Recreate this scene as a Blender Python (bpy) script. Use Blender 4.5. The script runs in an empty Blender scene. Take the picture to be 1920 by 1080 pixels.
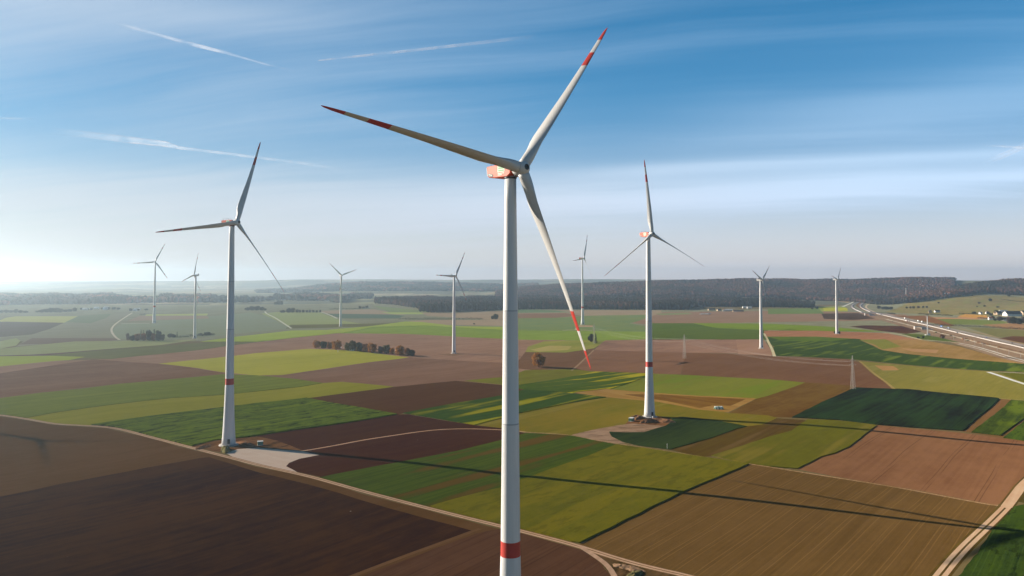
import bpy, math, random
import numpy as np
from mathutils import Vector, Matrix
from mathutils.geometry import delaunay_2d_cdt

SC = bpy.context.scene
COL = SC.collection
RNG = random.Random(7)
NPR = np.random.default_rng(5)
R = math.radians

# ------------------------------------------------------------------ camera
F, H0, CZ, PITCH = 1500.0, 524.0, 104.0, R(2.5)     # focal length in px of a 1920 wide frame
PY = H0 - F * math.tan(PITCH)
cam = bpy.data.cameras.new("camera")
camo = bpy.data.objects.new("camera", cam)
COL.objects.link(camo)
camo.location = (0, 0, CZ)
camo.rotation_euler = (R(90) + PITCH, 0, 0)
cam.sensor_width = 36.0
cam.lens = F / 1920 * 36
cam.shift_y = -(540 - PY) / 1920
cam.clip_start, cam.clip_end = 1.0, 250000
SC.camera = camo

SUN_EL, SUN_AZ = R(18.4), R(66.5)                   # azimuth measured from +Y towards -X
SUN_DIR = Vector((-math.sin(SUN_AZ) * math.cos(SUN_EL), math.cos(SUN_AZ) * math.cos(SUN_EL), math.sin(SUN_EL)))
HAZE = 0.88e-4
KALB = 1.16
EXPOSURE = 1.25

# ------------------------------------------------------------------ terrain
RIDGES = [  # crest distance, front width, back width, crest px/py table, tree height
    (5200, 1500, 2000, [(860, 566), (900, 552), (960, 540), (1050, 533), (1150, 529.5), (1230, 527), (1300, 525.5), (1400, 522.5), (1480, 523.5), (1560, 524), (1620, 523.5), (1700, 520.5), (1800, 521), (1850, 523), (2000, 525), (2400, 530)], 16),
    (4250, 500, 700, [(930, 562), (1000, 553), (1090, 551), (1180, 555), (1260, 550), (1340, 553), (1440, 547), (1530, 553), (1600, 549), (1660, 560)], 16),
    (4750, 450, 700, [(960, 556), (1060, 543), (1130, 539), (1220, 543), (1300, 537), (1390, 540), (1480, 534), (1570, 538), (1650, 533), (1740, 540), (1800, 556)], 16),
    (3900, 1000, 1200, [(1600, 566), (1640, 562), (1690, 553), (1760, 541), (1830, 531), (1880, 525), (1960, 521.5), (2300, 519)], 16),
    (7600, 2300, 1800, [(-800, 543), (0, 549), (100, 546), (200, 543), (240, 541), (300, 548), (420, 549), (480, 546), (560, 541), (600, 535), (650, 531.5), (750, 531.5), (850, 533), (950, 536), (1050, 531), (1150, 530), (1300, 528), (2500, 530)], 0),
    (11000, 2300, 900, [(-900, 528), (0, 528), (300, 527), (480, 526), (560, 524), (700, 523.5), (760, 524.2), (960, 524.4), (1100, 523), (1250, 524), (1400, 525), (2600, 526)], 0),
]


def sstep(t):
    t = np.clip(t, 0, 1)
    return t * t * (3 - 2 * t)


def ground_z(x, y):
    x = np.asarray(x, float)
    y = np.asarray(y, float)
    near = sstep((1900 - np.hypot(x, y)) / 900)
    z = (1.1 * np.sin(x * 0.0171 + y * 0.0063 + 0.7) * np.sin(y * 0.0122 - x * 0.004 + 1.3)
         + 0.9 * np.sin(x * 0.0093 - y * 0.0151 + 2.1) + 0.5 * np.sin(x * 0.031 + 1.0) * np.sin(y * 0.027)) * near
    z = z - 6.5 * np.exp(-(x ** 2 + (y - 195) ** 2) / (2 * 45.0 ** 2))
    yy = np.maximum(y, 500)
    px = 960 + F * x / yy
    far = np.zeros_like(z)
    for dc, wf, wb, tab, th in RIDGES:
        tx = np.array([t[0] for t in tab], float)
        hz = np.array([CZ - (t[1] - H0) * dc / F - th for t in tab])
        hh = np.maximum(np.interp(px, tx, hz), 0)
        if th:
            hh = np.where(px < tx[0], 0, hh)
        d = yy + 120 * np.sin(px * 0.013 + dc)
        t = (d - dc)
        s = np.where(t < 0, sstep(1 + t / wf), sstep(1 - t / wb))
        rough = 1 + 0.05 * np.sin(px * 0.05 + dc) * np.sin(d * 0.004)
        far = np.maximum(far, hh * s * np.where(np.abs(t) < 250, 1, rough))
    return z + far


def gz(x, y):
    return float(ground_z(x, y))


def at(px, py, lift=0.0):
    """where the sight line of a point of the 1920x1080 photograph meets the ground"""
    a, b = (px - 960) / F, (PY - py) / F
    d = (a, math.cos(PITCH) - b * math.sin(PITCH), math.sin(PITCH) + b * math.cos(PITCH))
    z = 0.0
    for _ in range(12):
        t = (z - CZ) / d[2]
        x, y = d[0] * t, d[1] * t
        z = gz(x, y) if y < 2600 else 0.0
    return Vector((x, y, gz(x, y) + lift))


def at2(px, dist):
    x = (px - 960) / F * dist
    return Vector((x, dist, gz(x, dist)))


def ppm(py):
    return (py - H0) / CZ


def lin(c):
    return tuple((v / 255 / 12.92 if v / 255 <= 0.04045 else ((v / 255 + 0.055) / 1.055) ** 2.4) for v in c)


def albedo(c, dist=300.0, px=960):
    """surface colour whose sunlit, hazed look is the photographed colour"""
    if c[1] > c[0]: c = (c[0] + .1 * (c[1] - c[0]), c[1] - .15 * (c[1] - c[0]), c[2])
    T = math.exp(-HAZE * dist)
    k = min(max(px / 1920, 0), 1)
    k = k ** .6
    air = [0.55 + (0.17 - 0.55) * k, 0.68 + (0.20 - 0.68) * k, 0.82 + (0.28 - 0.82) * k]
    return tuple(min(max(KALB * (v - a * (1 - T)) / T, 0.008), 0.6) for v, a in zip(lin(c), air))


# ------------------------------------------------------------------ helpers
def tag(o, label=None, cat=None, group=None, kind=None):
    if label: o["label"] = label
    if cat: o["category"] = cat
    if group: o["group"] = group
    if kind: o["kind"] = kind
    return o


def empty(name, loc, rz=0.0):
    o = bpy.data.objects.new(name, None)
    COL.objects.link(o)
    o.location = loc
    o.rotation_euler = (0, 0, rz)
    return o


def link(name, me, parent=None, loc=None, rot=None):
    o = bpy.data.objects.new(name, me)
    COL.objects.link(o)
    if parent: o.parent = parent
    if loc is not None: o.location = loc
    if rot is not None: o.rotation_euler = rot
    return o


def copy_tree(o, parent=None):
    c = o.copy()
    COL.objects.link(c)
    c.parent = parent
    for ch in o.children:
        copy_tree(ch, c)
    return c


class MB:
    def __init__(s):
        s.v, s.f, s.m, s.sm = [], [], [], []

    def add(s, verts, faces, mat=0, smooth=False):
        n = len(s.v)
        s.v += [tuple(v) for v in verts]
        for f in faces:
            s.f.append(tuple(i + n for i in f)); s.m.append(mat); s.sm.append(smooth)

    def box(s, c, size, mat=0, rz=0.0, taper=1.0):
        hx, hy, hz = size[0] / 2, size[1] / 2, size[2] / 2
        ca, sa = math.cos(rz), math.sin(rz)
        vs = []
        for z, t in ((-hz, 1), (hz, taper)):
            for x, y in ((-hx, -hy), (hx, -hy), (hx, hy), (-hx, hy)):
                x, y = x * t, y * t
                vs.append((c[0] + x * ca - y * sa, c[1] + x * sa + y * ca, c[2] + z))
        s.add(vs, [(3, 2, 1, 0), (4, 5, 6, 7), (0, 1, 5, 4), (1, 2, 6, 5), (2, 3, 7, 6), (3, 0, 4, 7)], mat)

    def rings(s, rings, mat=0, cap=True, smooth=True, mats=None):
        n = len(rings[0]); vs = [p for r in rings for p in r]; fs = []; off = len(s.v)
        s.v += [tuple(v) for v in vs]
        for i in range(len(rings) - 1):
            mm = mats[i] if mats else mat
            for j in range(n):
                a, b = i * n + j, i * n + (j + 1) % n
                s.f.append((off + a, off + b, off + b + n, off + a + n)); s.m.append(mm); s.sm.append(smooth)
        if cap:
            s.f.append(tuple(off + k for k in range(n - 1, -1, -1))); s.m.append(mats[0] if mats else mat); s.sm.append(False)
            o2 = off + (len(rings) - 1) * n
            s.f.append(tuple(o2 + k for k in range(n))); s.m.append(mats[-1] if mats else mat); s.sm.append(False)

    def lathe(s, prof, n=24, mat=0, c=(0, 0, 0), mats=None, smooth=True):
        s.rings([[(c[0] + r * math.cos(2 * math.pi * k / n), c[1] + r * math.sin(2 * math.pi * k / n), c[2] + z) for k in range(n)] for r, z in prof], mat, True, smooth, mats)

    def bar(s, a, b, r, mat=0, n=4):
        a, b = Vector(a), Vector(b)
        d = (b - a).normalized()
        u = d.cross(Vector((0, 0, 1)) if abs(d.z) < .9 else Vector((1, 0, 0))).normalized()
        w = d.cross(u)
        rr = []
        for p in (a, b):
            rr.append([p + u * (r * math.cos(2 * math.pi * (k + .5) / n)) + w * (r * math.sin(2 * math.pi * (k + .5) / n)) for k in range(n)])
        s.rings(rr, mat, True, n > 4)

    def mesh(s, name, mats):
        me = bpy.data.meshes.new(name)
        me.from_pydata(s.v, [], s.f)
        for m in (mats if isinstance(mats, (list, tuple)) else [mats]):
            me.materials.append(m)
        me.polygons.foreach_set("material_index", s.m)
        me.polygons.foreach_set("use_smooth", s.sm)
        me.update()
        return me

    def build(s, name, mats, parent=None, loc=None, rot=None):
        return link(name, s.mesh(name, mats), parent, loc, rot)


# ------------------------------------------------------------------ materials
def nodes_of(name):
    m = bpy.data.materials.new(name)
    m.use_nodes = True
    nt = m.node_tree
    nt.nodes.clear()
    return m, nt, nt.nodes, nt.links


def mk(N, t, **kw):
    n = N.new(t)
    for k, v in kw.items():
        setattr(n, k, v)
    return n


def math_node(N, L, op, a, b=None, clamp=False):
    n = mk(N, "ShaderNodeMath", operation=op, use_clamp=clamp)
    for i, v in enumerate((a, b)):
        if v is None: continue
        if isinstance(v, (int, float)): n.inputs[i].default_value = v
        else: L.new(v, n.inputs[i])
    return n.outputs[0]


def mix_node(N, L, fac, a, b):
    n = mk(N, "ShaderNodeMix", data_type="RGBA")
    for i, v in ((0, fac), (6, a), (7, b)):
        if hasattr(v, "links"): L.new(v, n.inputs[i])
        elif i == 0: n.inputs[0].default_value = v
        else: n.inputs[i].default_value = (*v[:3], 1)
    return n.outputs[2]


def ramp(N, L, v, lo, hi):
    n = mk(N, "ShaderNodeMapRange", interpolation_type="SMOOTHSTEP")
    n.inputs[1].default_value, n.inputs[2].default_value = lo, hi
    L.new(v, n.inputs[0])
    return n.outputs[0]


def noise(N, L, vec, scale, detail=3.0, rough=0.55):
    n = mk(N, "ShaderNodeTexNoise")
    n.inputs["Scale"].default_value, n.inputs["Detail"].default_value, n.inputs["Roughness"].default_value = scale, detail, rough
    L.new(vec, n.inputs["Vector"])
    return n.outputs["Fac"]


def scaled(N, L, vec, s, loc=(0, 0, 0)):
    n = mk(N, "ShaderNodeMapping")
    n.inputs["Scale"].default_value = s
    n.inputs["Location"].default_value = loc
    L.new(vec, n.inputs["Vector"])
    return n.outputs[0]


def field_mat(name, ca, cb, ang=52.5, streak=0.5, mott=0.5, width=2.2, tram=0.0, tram_gap=21.0, cc=None, cc_amt=0.0, clump=0.0, specks=0.0):
    """soil, stubble, grass or crop: two tones mixed by drifts, drill rows and clods; wheel lines every tram_gap metres"""
    m, nt, N, L = nodes_of(name)
    out = mk(N, "ShaderNodeOutputMaterial")
    bs = mk(N, "ShaderNodeBsdfDiffuse")
    bs.inputs["Roughness"].default_value = 0.6
    L.new(bs.outputs[0], out.inputs[0])
    geo = mk(N, "ShaderNodeNewGeometry")
    rot = mk(N, "ShaderNodeVectorRotate", rotation_type="Z_AXIS")
    rot.inputs["Angle"].default_value = -R(ang)
    L.new(geo.outputs["Position"], rot.inputs["Vector"])
    v = rot.outputs[0]
    off = (RNG.uniform(-50, 50), RNG.uniform(-50, 50), 0)
    n_big = noise(N, L, scaled(N, L, v, (1 / 90, 1 / 55, 0), off), 1.0, 3)
    n_row = noise(N, L, scaled(N, L, v, (1 / 110, 1 / width, 0), off), 1.0, 3.5, 0.65)
    n_wide = noise(N, L, scaled(N, L, v, (1 / 260, 1 / (width * 7), 0), off), 1.0, 2)
    n_clod = noise(N, L, scaled(N, L, v, (1 / 2.6, 1 / 1.4, 0), off), 1.0, 4, 0.7)
    n_mid = noise(N, L, scaled(N, L, v, (1 / 11, 1 / 6.5, 0), off), 1.0, 3, 0.6)
    f = math_node(N, L, "MULTIPLY", math_node(N, L, "SUBTRACT", n_big, 0.5), mott * 2.8)
    f = math_node(N, L, "ADD", f, math_node(N, L, "MULTIPLY", math_node(N, L, "SUBTRACT", n_mid, 0.5), .55 + .9 * mott + clump))
    f = math_node(N, L, "ADD", f, math_node(N, L, "MULTIPLY", math_node(N, L, "SUBTRACT", n_row, 0.5), streak * 2.7))
    f = math_node(N, L, "ADD", f, math_node(N, L, "MULTIPLY", math_node(N, L, "SUBTRACT", n_wide, 0.5), streak * 2.2))
    f = math_node(N, L, "ADD", f, math_node(N, L, "MULTIPLY", math_node(N, L, "SUBTRACT", n_clod, 0.5), 0.55 + clump))
    f = math_node(N, L, "ADD", f, 0.42, True)
    col = mix_node(N, L, f, ca, cb)
    if cc:
        k = ramp(N, L, math_node(N, L, "ADD", n_wide, math_node(N, L, "MULTIPLY", math_node(N, L, "SUBTRACT", n_big, .5), .6)), 0.52, 0.68)
        col = mix_node(N, L, math_node(N, L, "MULTIPLY", k, cc_amt), col, cc)
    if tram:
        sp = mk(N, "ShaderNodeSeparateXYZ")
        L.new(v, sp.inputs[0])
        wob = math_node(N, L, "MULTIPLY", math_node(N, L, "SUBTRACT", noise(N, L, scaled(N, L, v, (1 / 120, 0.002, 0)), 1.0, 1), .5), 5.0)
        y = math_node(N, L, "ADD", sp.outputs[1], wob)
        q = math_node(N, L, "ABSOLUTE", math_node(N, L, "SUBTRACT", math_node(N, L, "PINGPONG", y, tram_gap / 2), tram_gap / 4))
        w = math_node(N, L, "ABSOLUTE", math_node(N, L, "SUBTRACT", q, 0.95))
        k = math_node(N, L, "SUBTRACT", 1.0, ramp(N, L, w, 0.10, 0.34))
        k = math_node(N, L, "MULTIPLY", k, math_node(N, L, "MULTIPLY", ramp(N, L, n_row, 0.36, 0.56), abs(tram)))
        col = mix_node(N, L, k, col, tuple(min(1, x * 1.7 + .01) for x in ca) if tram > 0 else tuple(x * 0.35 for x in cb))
    if clump:  # dark dashes paint the shade between clumps into the colour
        n_d = noise(N, L, scaled(N, L, v, (1 / 14, 1 / 4.2, 0), (off[1], off[0], 0)), 1.0, 3, .6)
        n_e = noise(N, L, scaled(N, L, v, (1 / 70, 1 / 12, 0), (off[1], off[0], 0)), 1.0, 2)
        k = ramp(N, L, math_node(N, L, "ADD", n_d, math_node(N, L, "MULTIPLY", math_node(N, L, "SUBTRACT", n_e, .5), .5)), 0.54, 0.64)
        col = mix_node(N, L, math_node(N, L, "MULTIPLY", k, min(.9, clump * .85)), col, tuple(x * .3 for x in cb))
    if specks:
        vo = mk(N, "ShaderNodeTexVoronoi", feature="F1")
        vo.inputs["Scale"].default_value = 0.085
        L.new(v, vo.inputs["Vector"])
        k = math_node(N, L, "SUBTRACT", 1.0, ramp(N, L, vo.outputs["Distance"], 0.018, 0.045))
        k = math_node(N, L, "MULTIPLY", k, math_node(N, L, "MULTIPLY", ramp(N, L, n_wide, 0.5, 0.62), specks))
        col = mix_node(N, L, k, col, (0.45, 0.40, 0.36))
    L.new(col, bs.inputs["Color"])
    bp = mk(N, "ShaderNodeBump")
    bp.inputs["Strength"].default_value = 0.35 + 0.5 * min(clump, 1)
    bp.inputs["Distance"].default_value = 0.22
    L.new(math_node(N, L, "ADD", n_clod, math_node(N, L, "MULTIPLY", n_row, 1.0)), bp.inputs["Height"])
    L.new(bp.outputs[0], bs.inputs["Normal"])
    return m


def plain(name, c, rough=0.5, var=0.12, scale=0.6, spec=0.3, metal=0.0, stretch=(1, 1, 1)):
    m, nt, N, L = nodes_of(name)
    out = mk(N, "ShaderNodeOutputMaterial")
    bs = mk(N, "ShaderNodeBsdfPrincipled")
    bs.inputs["Roughness"].default_value = rough
    bs.inputs["Metallic"].default_value = metal
    bs.inputs["Specular IOR Level"].default_value = spec
    tc = mk(N, "ShaderNodeTexCoord")
    n = noise(N, L, scaled(N, L, tc.outputs["Object"], stretch), scale, 4, 0.6)
    L.new(mix_node(N, L, ramp(N, L, n, 0.3, 0.75), tuple(min(1, v * (1 + var * .4)) for v in c), tuple(v * (1 - var) for v in c)), bs.inputs["Base Color"])
    L.new(bs.outputs[0], out.inputs[0])
    return m


def leaf_mat(name, c, c2):
    m, nt, N, L = nodes_of(name)
    out = mk(N, "ShaderNodeOutputMaterial")
    d, t, mx = mk(N, "ShaderNodeBsdfDiffuse"), mk(N, "ShaderNodeBsdfTranslucent"), mk(N, "ShaderNodeMixShader")
    mx.inputs[0].default_value = 0.28
    tc = mk(N, "ShaderNodeTexCoord")
    n = noise(N, L, tc.outputs["Object"], 0.55, 3, 0.7)
    col = mix_node(N, L, ramp(N, L, n, 0.35, 0.65), c, c2)
    L.new(col, d.inputs[0]); L.new(col, t.inputs[0])
    L.new(d.outputs[0], mx.inputs[1]); L.new(t.outputs[0], mx.inputs[2])
    L.new(mx.outputs[0], out.inputs[0])
    return m


def crowns_mat(name):
    m, nt, N, L = nodes_of(name)
    out = mk(N, "ShaderNodeOutputMaterial")
    d = mk(N, "ShaderNodeBsdfDiffuse")
    a = mk(N, "ShaderNodeAttribute", attribute_name="tint")
    geo = mk(N, "ShaderNodeNewGeometry")
    n = noise(N, L, geo.outputs["Position"], 0.45, 3, 0.7)
    k = ramp(N, L, n, 0.3, 0.7)
    hs = mk(N, "ShaderNodeMix", data_type="RGBA", blend_type="MULTIPLY")
    hs.inputs[0].default_value = 1.0
    L.new(a.outputs["Color"], hs.inputs[6])
    L.new(mix_node(N, L, k, (0.78, 0.78, 0.78), (1.18, 1.16, 1.14)), hs.inputs[7])
    L.new(hs.outputs[2], d.inputs[0])
    bp = mk(N, "ShaderNodeBump")
    bp.inputs["Strength"].default_value = 0.5; bp.inputs["Distance"].default_value = 0.8
    L.new(n, bp.inputs["Height"]); L.new(bp.outputs[0], d.inputs["Normal"])
    L.new(d.outputs[0], out.inputs[0])
    return m


def patch_mat(name, cols, size):
    """far farmland: a patchwork of parcels"""
    m, nt, N, L = nodes_of(name)
    out = mk(N, "ShaderNodeOutputMaterial")
    d = mk(N, "ShaderNodeBsdfDiffuse")
    geo = mk(N, "ShaderNodeNewGeometry")
    rot = mk(N, "ShaderNodeVectorRotate", rotation_type="Z_AXIS")
    rot.inputs["Angle"].default_value = -R(20)
    L.new(geo.outputs["Position"], rot.inputs["Vector"])
    v = scaled(N, L, rot.outputs[0], (1 / size, 1 / (size * .75), 0))
    vo = mk(N, "ShaderNodeTexVoronoi", distance="CHEBYCHEV")
    vo.inputs["Scale"].default_value = 1.0
    vo.inputs["Randomness"].default_value = 0.85
    L.new(v, vo.inputs["Vector"])
    sp = mk(N, "ShaderNodeSeparateColor")
    L.new(vo.outputs["Color"], sp.inputs[0])
    cr = mk(N, "ShaderNodeValToRGB")
    cr.color_ramp.interpolation = "CONSTANT"
    el = cr.color_ramp.elements
    for i, c in enumerate(cols):
        e = el[i] if i < 2 else el.new(i / len(cols))
        e.position = i / len(cols)
        e.color = (*c, 1)
    L.new(sp.outputs[0], cr.inputs[0])
    n = noise(N, L, geo.outputs["Position"], 0.01, 4)
    L.new(mix_node(N, L, ramp(N, L, n, .35, .75), cr.outputs[0], (0.10, 0.09, 0.06)), d.inputs[0])
    L.new(d.outputs[0], out.inputs[0])
    return m


# ------------------------------------------------------------------ fields (outlines read off the photograph, laid on the ground)
BR, OL, GN = "soil", "olive", "green"
FIELDS = []     # name, polygon px, colour a, colour b, options


def fld(name, poly, ca, cb, **o):
    FIELDS.append((name, [at(*p) for p in poly], ca, cb, o, poly))


STRIPS = []     # name, centreline (world), width, colours


def strip(name, pts, width, ca, cb, shift=0.0, **o):
    w = [at(*p) if not isinstance(p, Vector) else p for p in pts]
    # smooth the polyline
    for _ in range(2):
        q = [w[0]]
        for a, b in zip(w, w[1:]):
            q += [a * .75 + b * .25, a * .25 + b * .75]
        w = q + [w[-1]]
    if shift:
        s = []
        for i, p in enumerate(w):
            t = (w[min(i + 1, len(w) - 1)] - w[max(i - 1, 0)]); t.z = 0; t.normalize()
            s.append(p + Vector((-t.y, t.x, 0)) * shift)
        w = s
    FIELDS.append((name, ("strip", w, width), ca, cb, o, pts))


# far to near; a later outline lies over an earlier one
fld("meadow_field", [(-700, 600), (-700, 570), (300, 572), (700, 569), (1000, 580), (1500, 580), (1700, 560), (2300, 560), (2700, 640), (-700, 640)], (132, 136, 122), (120, 120, 110), mott=.8)
# left background
fld("meadow_field", [(-300, 596), (0, 601), (10, 596), (30, 593), (148, 593), (122, 605), (0, 603), (-300, 606)], (172, 176, 138), (160, 164, 132))
fld("ploughed_field", [(-300, 606), (0, 603), (120, 605), (95, 616), (60, 627), (0, 632), (-300, 640)], (120, 118, 122), (112, 116, 112))
fld("meadow_field", [(60, 627), (95, 616), (148, 593), (250, 587), (205, 605), (207, 620), (222, 636), (140, 640), (30, 650)], (140, 140, 128), (128, 132, 122), streak=.8)
fld("crop_field", [(122, 604), (148, 592), (210, 588), (200, 596), (170, 606)], (122, 138, 124), (128, 138, 126))
fld("ploughed_field", [(35, 646), (60, 634), (215, 634), (222, 638), (150, 643)], (118, 110, 108), (124, 116, 110))
fld("meadow_field", [(-300, 650), (0, 640), (30, 634), (38, 639), (30, 648), (0, 654), (-300, 662)], (150, 158, 126), (140, 150, 120))
fld("meadow_field", [(-300, 672), (0, 654), (140, 640), (260, 639), (370, 637), (300, 647), (150, 660), (55, 665), (0, 667), (-300, 684)], (146, 152, 118), (132, 138, 110), streak=.7)
fld("ploughed_field", [(-60, 668), (55, 665), (120, 661), (300, 648), (400, 643), (300, 660), (150, 668), (80, 668)], (104, 92, 94), (110, 98, 96))
fld("crop_field", [(80, 667), (150, 660), (300, 648), (400, 641), (480, 642), (425, 648), (375, 656), (300, 664), (210, 673)], (112, 116, 92), (102, 104, 88))
fld("crop_field", [(-300, 690), (0, 668), (100, 667), (160, 669), (130, 675), (100, 677), (0, 687), (-300, 708)], (146, 160, 92), (138, 150, 90))
fld("crop_field", [(222, 636), (207, 620), (228, 607), (300, 606), (280, 596), (380, 594), (470, 586), (500, 592), (545, 616), (480, 622), (400, 631), (300, 637)], (130, 140, 126), (128, 138, 120), mott=.7)
fld("ploughed_field", [(240, 602), (262, 592), (388, 592), (392, 597)], (150, 138, 130), (140, 132, 124))
fld("meadow_field", [(275, 589.5), (390, 588), (388, 591.5), (272, 592)], (160, 170, 128), (150, 160, 120))
fld("meadow_field", [(490, 588), (520, 585), (600, 586), (640, 601), (700, 610), (548, 616), (530, 606)], (136, 150, 116), (144, 150, 120), streak=.9)
fld("crop_field", [(612, 588), (700, 587), (760, 592), (745, 597), (640, 597)], (96, 118, 112), (104, 122, 110))
fld("ploughed_field", [(600, 583), (700, 580), (760, 590), (612, 588)], (152, 140, 128), (144, 134, 124))
fld("crop_field", [(536, 616), (545, 609), (740, 606), (745, 608), (690, 612), (600, 615)], (112, 114, 94), (104, 104, 90))
fld("crop_field", [(700, 573), (830, 586), (780, 589), (735, 589), (722, 582)], (116, 132, 116), (132, 146, 112))
fld("meadow_field", [(715, 585.5), (790, 586), (800, 589), (735, 589)], (150, 166, 116), (146, 160, 112))
fld("ploughed_field", [(790, 586), (860, 586), (1000, 581), (1240, 582), (1240, 600), (950, 602), (800, 592)], (150, 136, 122), (140, 128, 116))
fld("ploughed_field", [(765, 602), (800, 600), (945, 600), (1000, 604), (940, 611), (800, 608)], (154, 138, 122), (144, 130, 116))
fld("crop_field", [(375, 641), (440, 632), (545, 620), (612, 619), (700, 611), (760, 603), (790, 604), (860, 612), (945, 613), (945, 620), (800, 618), (755, 626), (680, 624), (630, 625), (580, 632), (480, 641)], (146, 162, 92), (136, 152, 88), h=.35)
# centre
fld("crop_field", [(640, 625), (700, 613), (800, 610), (940, 618), (1060, 618), (1212, 622), (1212, 636), (1135, 639), (1040, 638), (940, 636), (850, 633), (755, 627)], (124, 146, 84), (114, 136, 78), mott=.7)
fld("crop_field", [(955, 597), (1040, 596), (1100, 592), (1215, 590), (1208, 599), (1180, 606), (1210, 612), (1210, 622), (950, 619)], (118, 130, 94), (104, 128, 98), mott=.8)
fld("crop_field", [(960, 580), (1040, 582), (1075, 586), (960, 587)], (110, 132, 110), (104, 126, 106))
fld("ploughed_field", [(955, 588), (1060, 587), (1090, 592), (1040, 596), (955, 597)], (132, 112, 104), (124, 106, 98))
fld("ploughed_field", [(1185, 606), (1210, 597), (1245, 585), (1530, 582), (1700, 590), (1700, 600), (1440, 604), (1210, 608)], (136, 116, 106), (126, 106, 98))
fld("crop_field", [(1228, 588), (1290, 586), (1300, 589), (1240, 591)], (124, 134, 106), (116, 128, 104))
fld("crop_field", [(1215, 606), (1300, 606), (1345, 614), (1440, 618), (1440, 622), (1220, 622)], (82, 104, 68), (92, 112, 70))
fld("crop_field", [(1300, 606), (1440, 607), (1545, 612), (1655, 622), (1530, 621), (1440, 619), (1345, 615)], (112, 134, 70), (102, 124, 70), h=.3)
fld("crop_field", [(1215, 621), (1345, 617), (1440, 620), (1445, 637), (1378, 637), (1300, 636), (1215, 637)], (88, 106, 58), (80, 98, 56), h=.3)
fld("ploughed_field", [(1432, 620), (1530, 620), (1665, 625), (1727, 637), (1612, 638), (1432, 632)], (150, 112, 92), (138, 100, 82), streak=.8)
fld("crop_field", [(1430, 631), (1530, 631), (1612, 636), (1652, 656), (1700, 664), (1780, 672), (1960, 684), (2500, 712), (2500, 740), (1960, 700), (1850, 695), (1750, 688), (1650, 679), (1590, 673), (1490, 668), (1446, 668), (1452, 650)], (64, 84, 54), (52, 72, 50), cc=(104, 120, 62), cc_amt=.7, h=.35)
fld("crop_field", [(1435, 631), (1530, 631), (1600, 635), (1560, 640), (1470, 640)], (92, 112, 56), (74, 98, 54), mott=.9)
fld("meadow_field", [(1610, 637), (1727, 637), (1760, 643), (1800, 650), (1920, 680), (1960, 686), (1780, 672), (1700, 664), (1655, 657)], (128, 104, 70), (146, 118, 84), mott=.9)
fld("meadow_field", [(1610, 637), (1660, 636), (1690, 650), (1655, 655), (1640, 646)], (110, 112, 66), (118, 116, 72), mott=.8)
fld("ploughed_field", [(1690, 653), (1760, 656), (1755, 662), (1710, 659)], (156, 122, 92), (146, 116, 88))
# brown plateau
fld("ploughed_field", [(-400, 715), (0, 687), (100, 677), (210, 673), (300, 664), (425, 649), (480, 642), (630, 625), (755, 626), (940, 635), (980, 637), (1060, 638), (1060, 700), (1000, 700), (940, 722), (855, 714), (742, 725), (607, 719), (480, 705), (420, 702), (225, 720), (75, 737), (0, 747), (-400, 792)], (148, 121, 107), (132, 107, 95), streak=.55, mott=.7, specks=.25)
fld("ploughed_field", [(-400, 720), (0, 700), (175, 674), (300, 682), (372, 691), (425, 699), (420, 702), (225, 720), (75, 737), (0, 747), (-400, 790)], (128, 106, 96), (114, 93, 84), streak=.5, mott=.6)
fld("ploughed_field", [(480, 705), (610, 692), (692, 679), (765, 670), (860, 676), (945, 680), (945, 721), (855, 714), (742, 725), (607, 719)], (126, 101, 89), (114, 90, 79), streak=.6, mott=.5)
fld("meadow_field", [(297, 682), (375, 674), (440, 667), (480, 662), (580, 654), (655, 657), (767, 670), (692, 679), (605, 692), (530, 703), (480, 704), (420, 698), (370, 690)], (160, 154, 80), (148, 146, 76), mott=.6)
fld("meadow_field", [(990, 650), (1020, 640), (1100, 638), (1138, 639), (1110, 655), (1060, 662), (985, 661)], (140, 136, 82), (120, 128, 74), mott=.9)
fld("meadow_field", [(994, 656), (1030, 648), (1072, 649), (1065, 656), (1010, 659)], (164, 148, 98), (150, 140, 90))
fld("ploughed_field", [(985, 660), (1060, 661), (1113, 653), (1080, 692), (1000, 694), (960, 690)], (104, 82, 70), (116, 92, 80), streak=.6)
fld("ploughed_field", [(1135, 638), (1210, 636.5), (1380, 636.5), (1384, 663), (1285, 661), (1113, 657)], (142, 114, 100), (126, 100, 90), mott=.8)
fld("ploughed_field", [(1380, 636.5), (1432, 636), (1455, 668), (1384, 664)], (148, 118, 102), (136, 108, 94))
fld("ploughed_field", [(1113, 656), (1285, 661), (1283, 676), (1276, 702), (1225, 701), (1115, 697), (1072, 694)], (124, 96, 82), (114, 88, 76), mott=.6)
fld("ploughed_field", [(1286, 661), (1384, 664), (1450, 668), (1592, 674), (1613, 680), (1678, 729), (1600, 726), (1500, 717), (1440, 711), (1277, 702), (1283, 676)], (112, 86, 72), (102, 76, 64), streak=.7, mott=.5)
# right middle
fld("meadow_field", [(1610, 677), (1700, 685), (1850, 696), (1960, 703), (2500, 735), (2500, 800), (1960, 753), (1873, 747), (1802, 741), (1675, 729)], (120, 112, 62), (108, 104, 58), streak=.7, mott=.7, cc=(134, 124, 76), cc_amt=.5)
fld("ploughed_field", [(1640, 685), (1675, 686.5), (1687, 694), (1655, 694.5)], (158, 122, 84), (148, 114, 78))
fld("meadow_field", [(1868, 697.5), (1925, 700), (2100, 712), (2100, 760), (1925, 719)], (92, 92, 48), (84, 86, 46))
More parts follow.
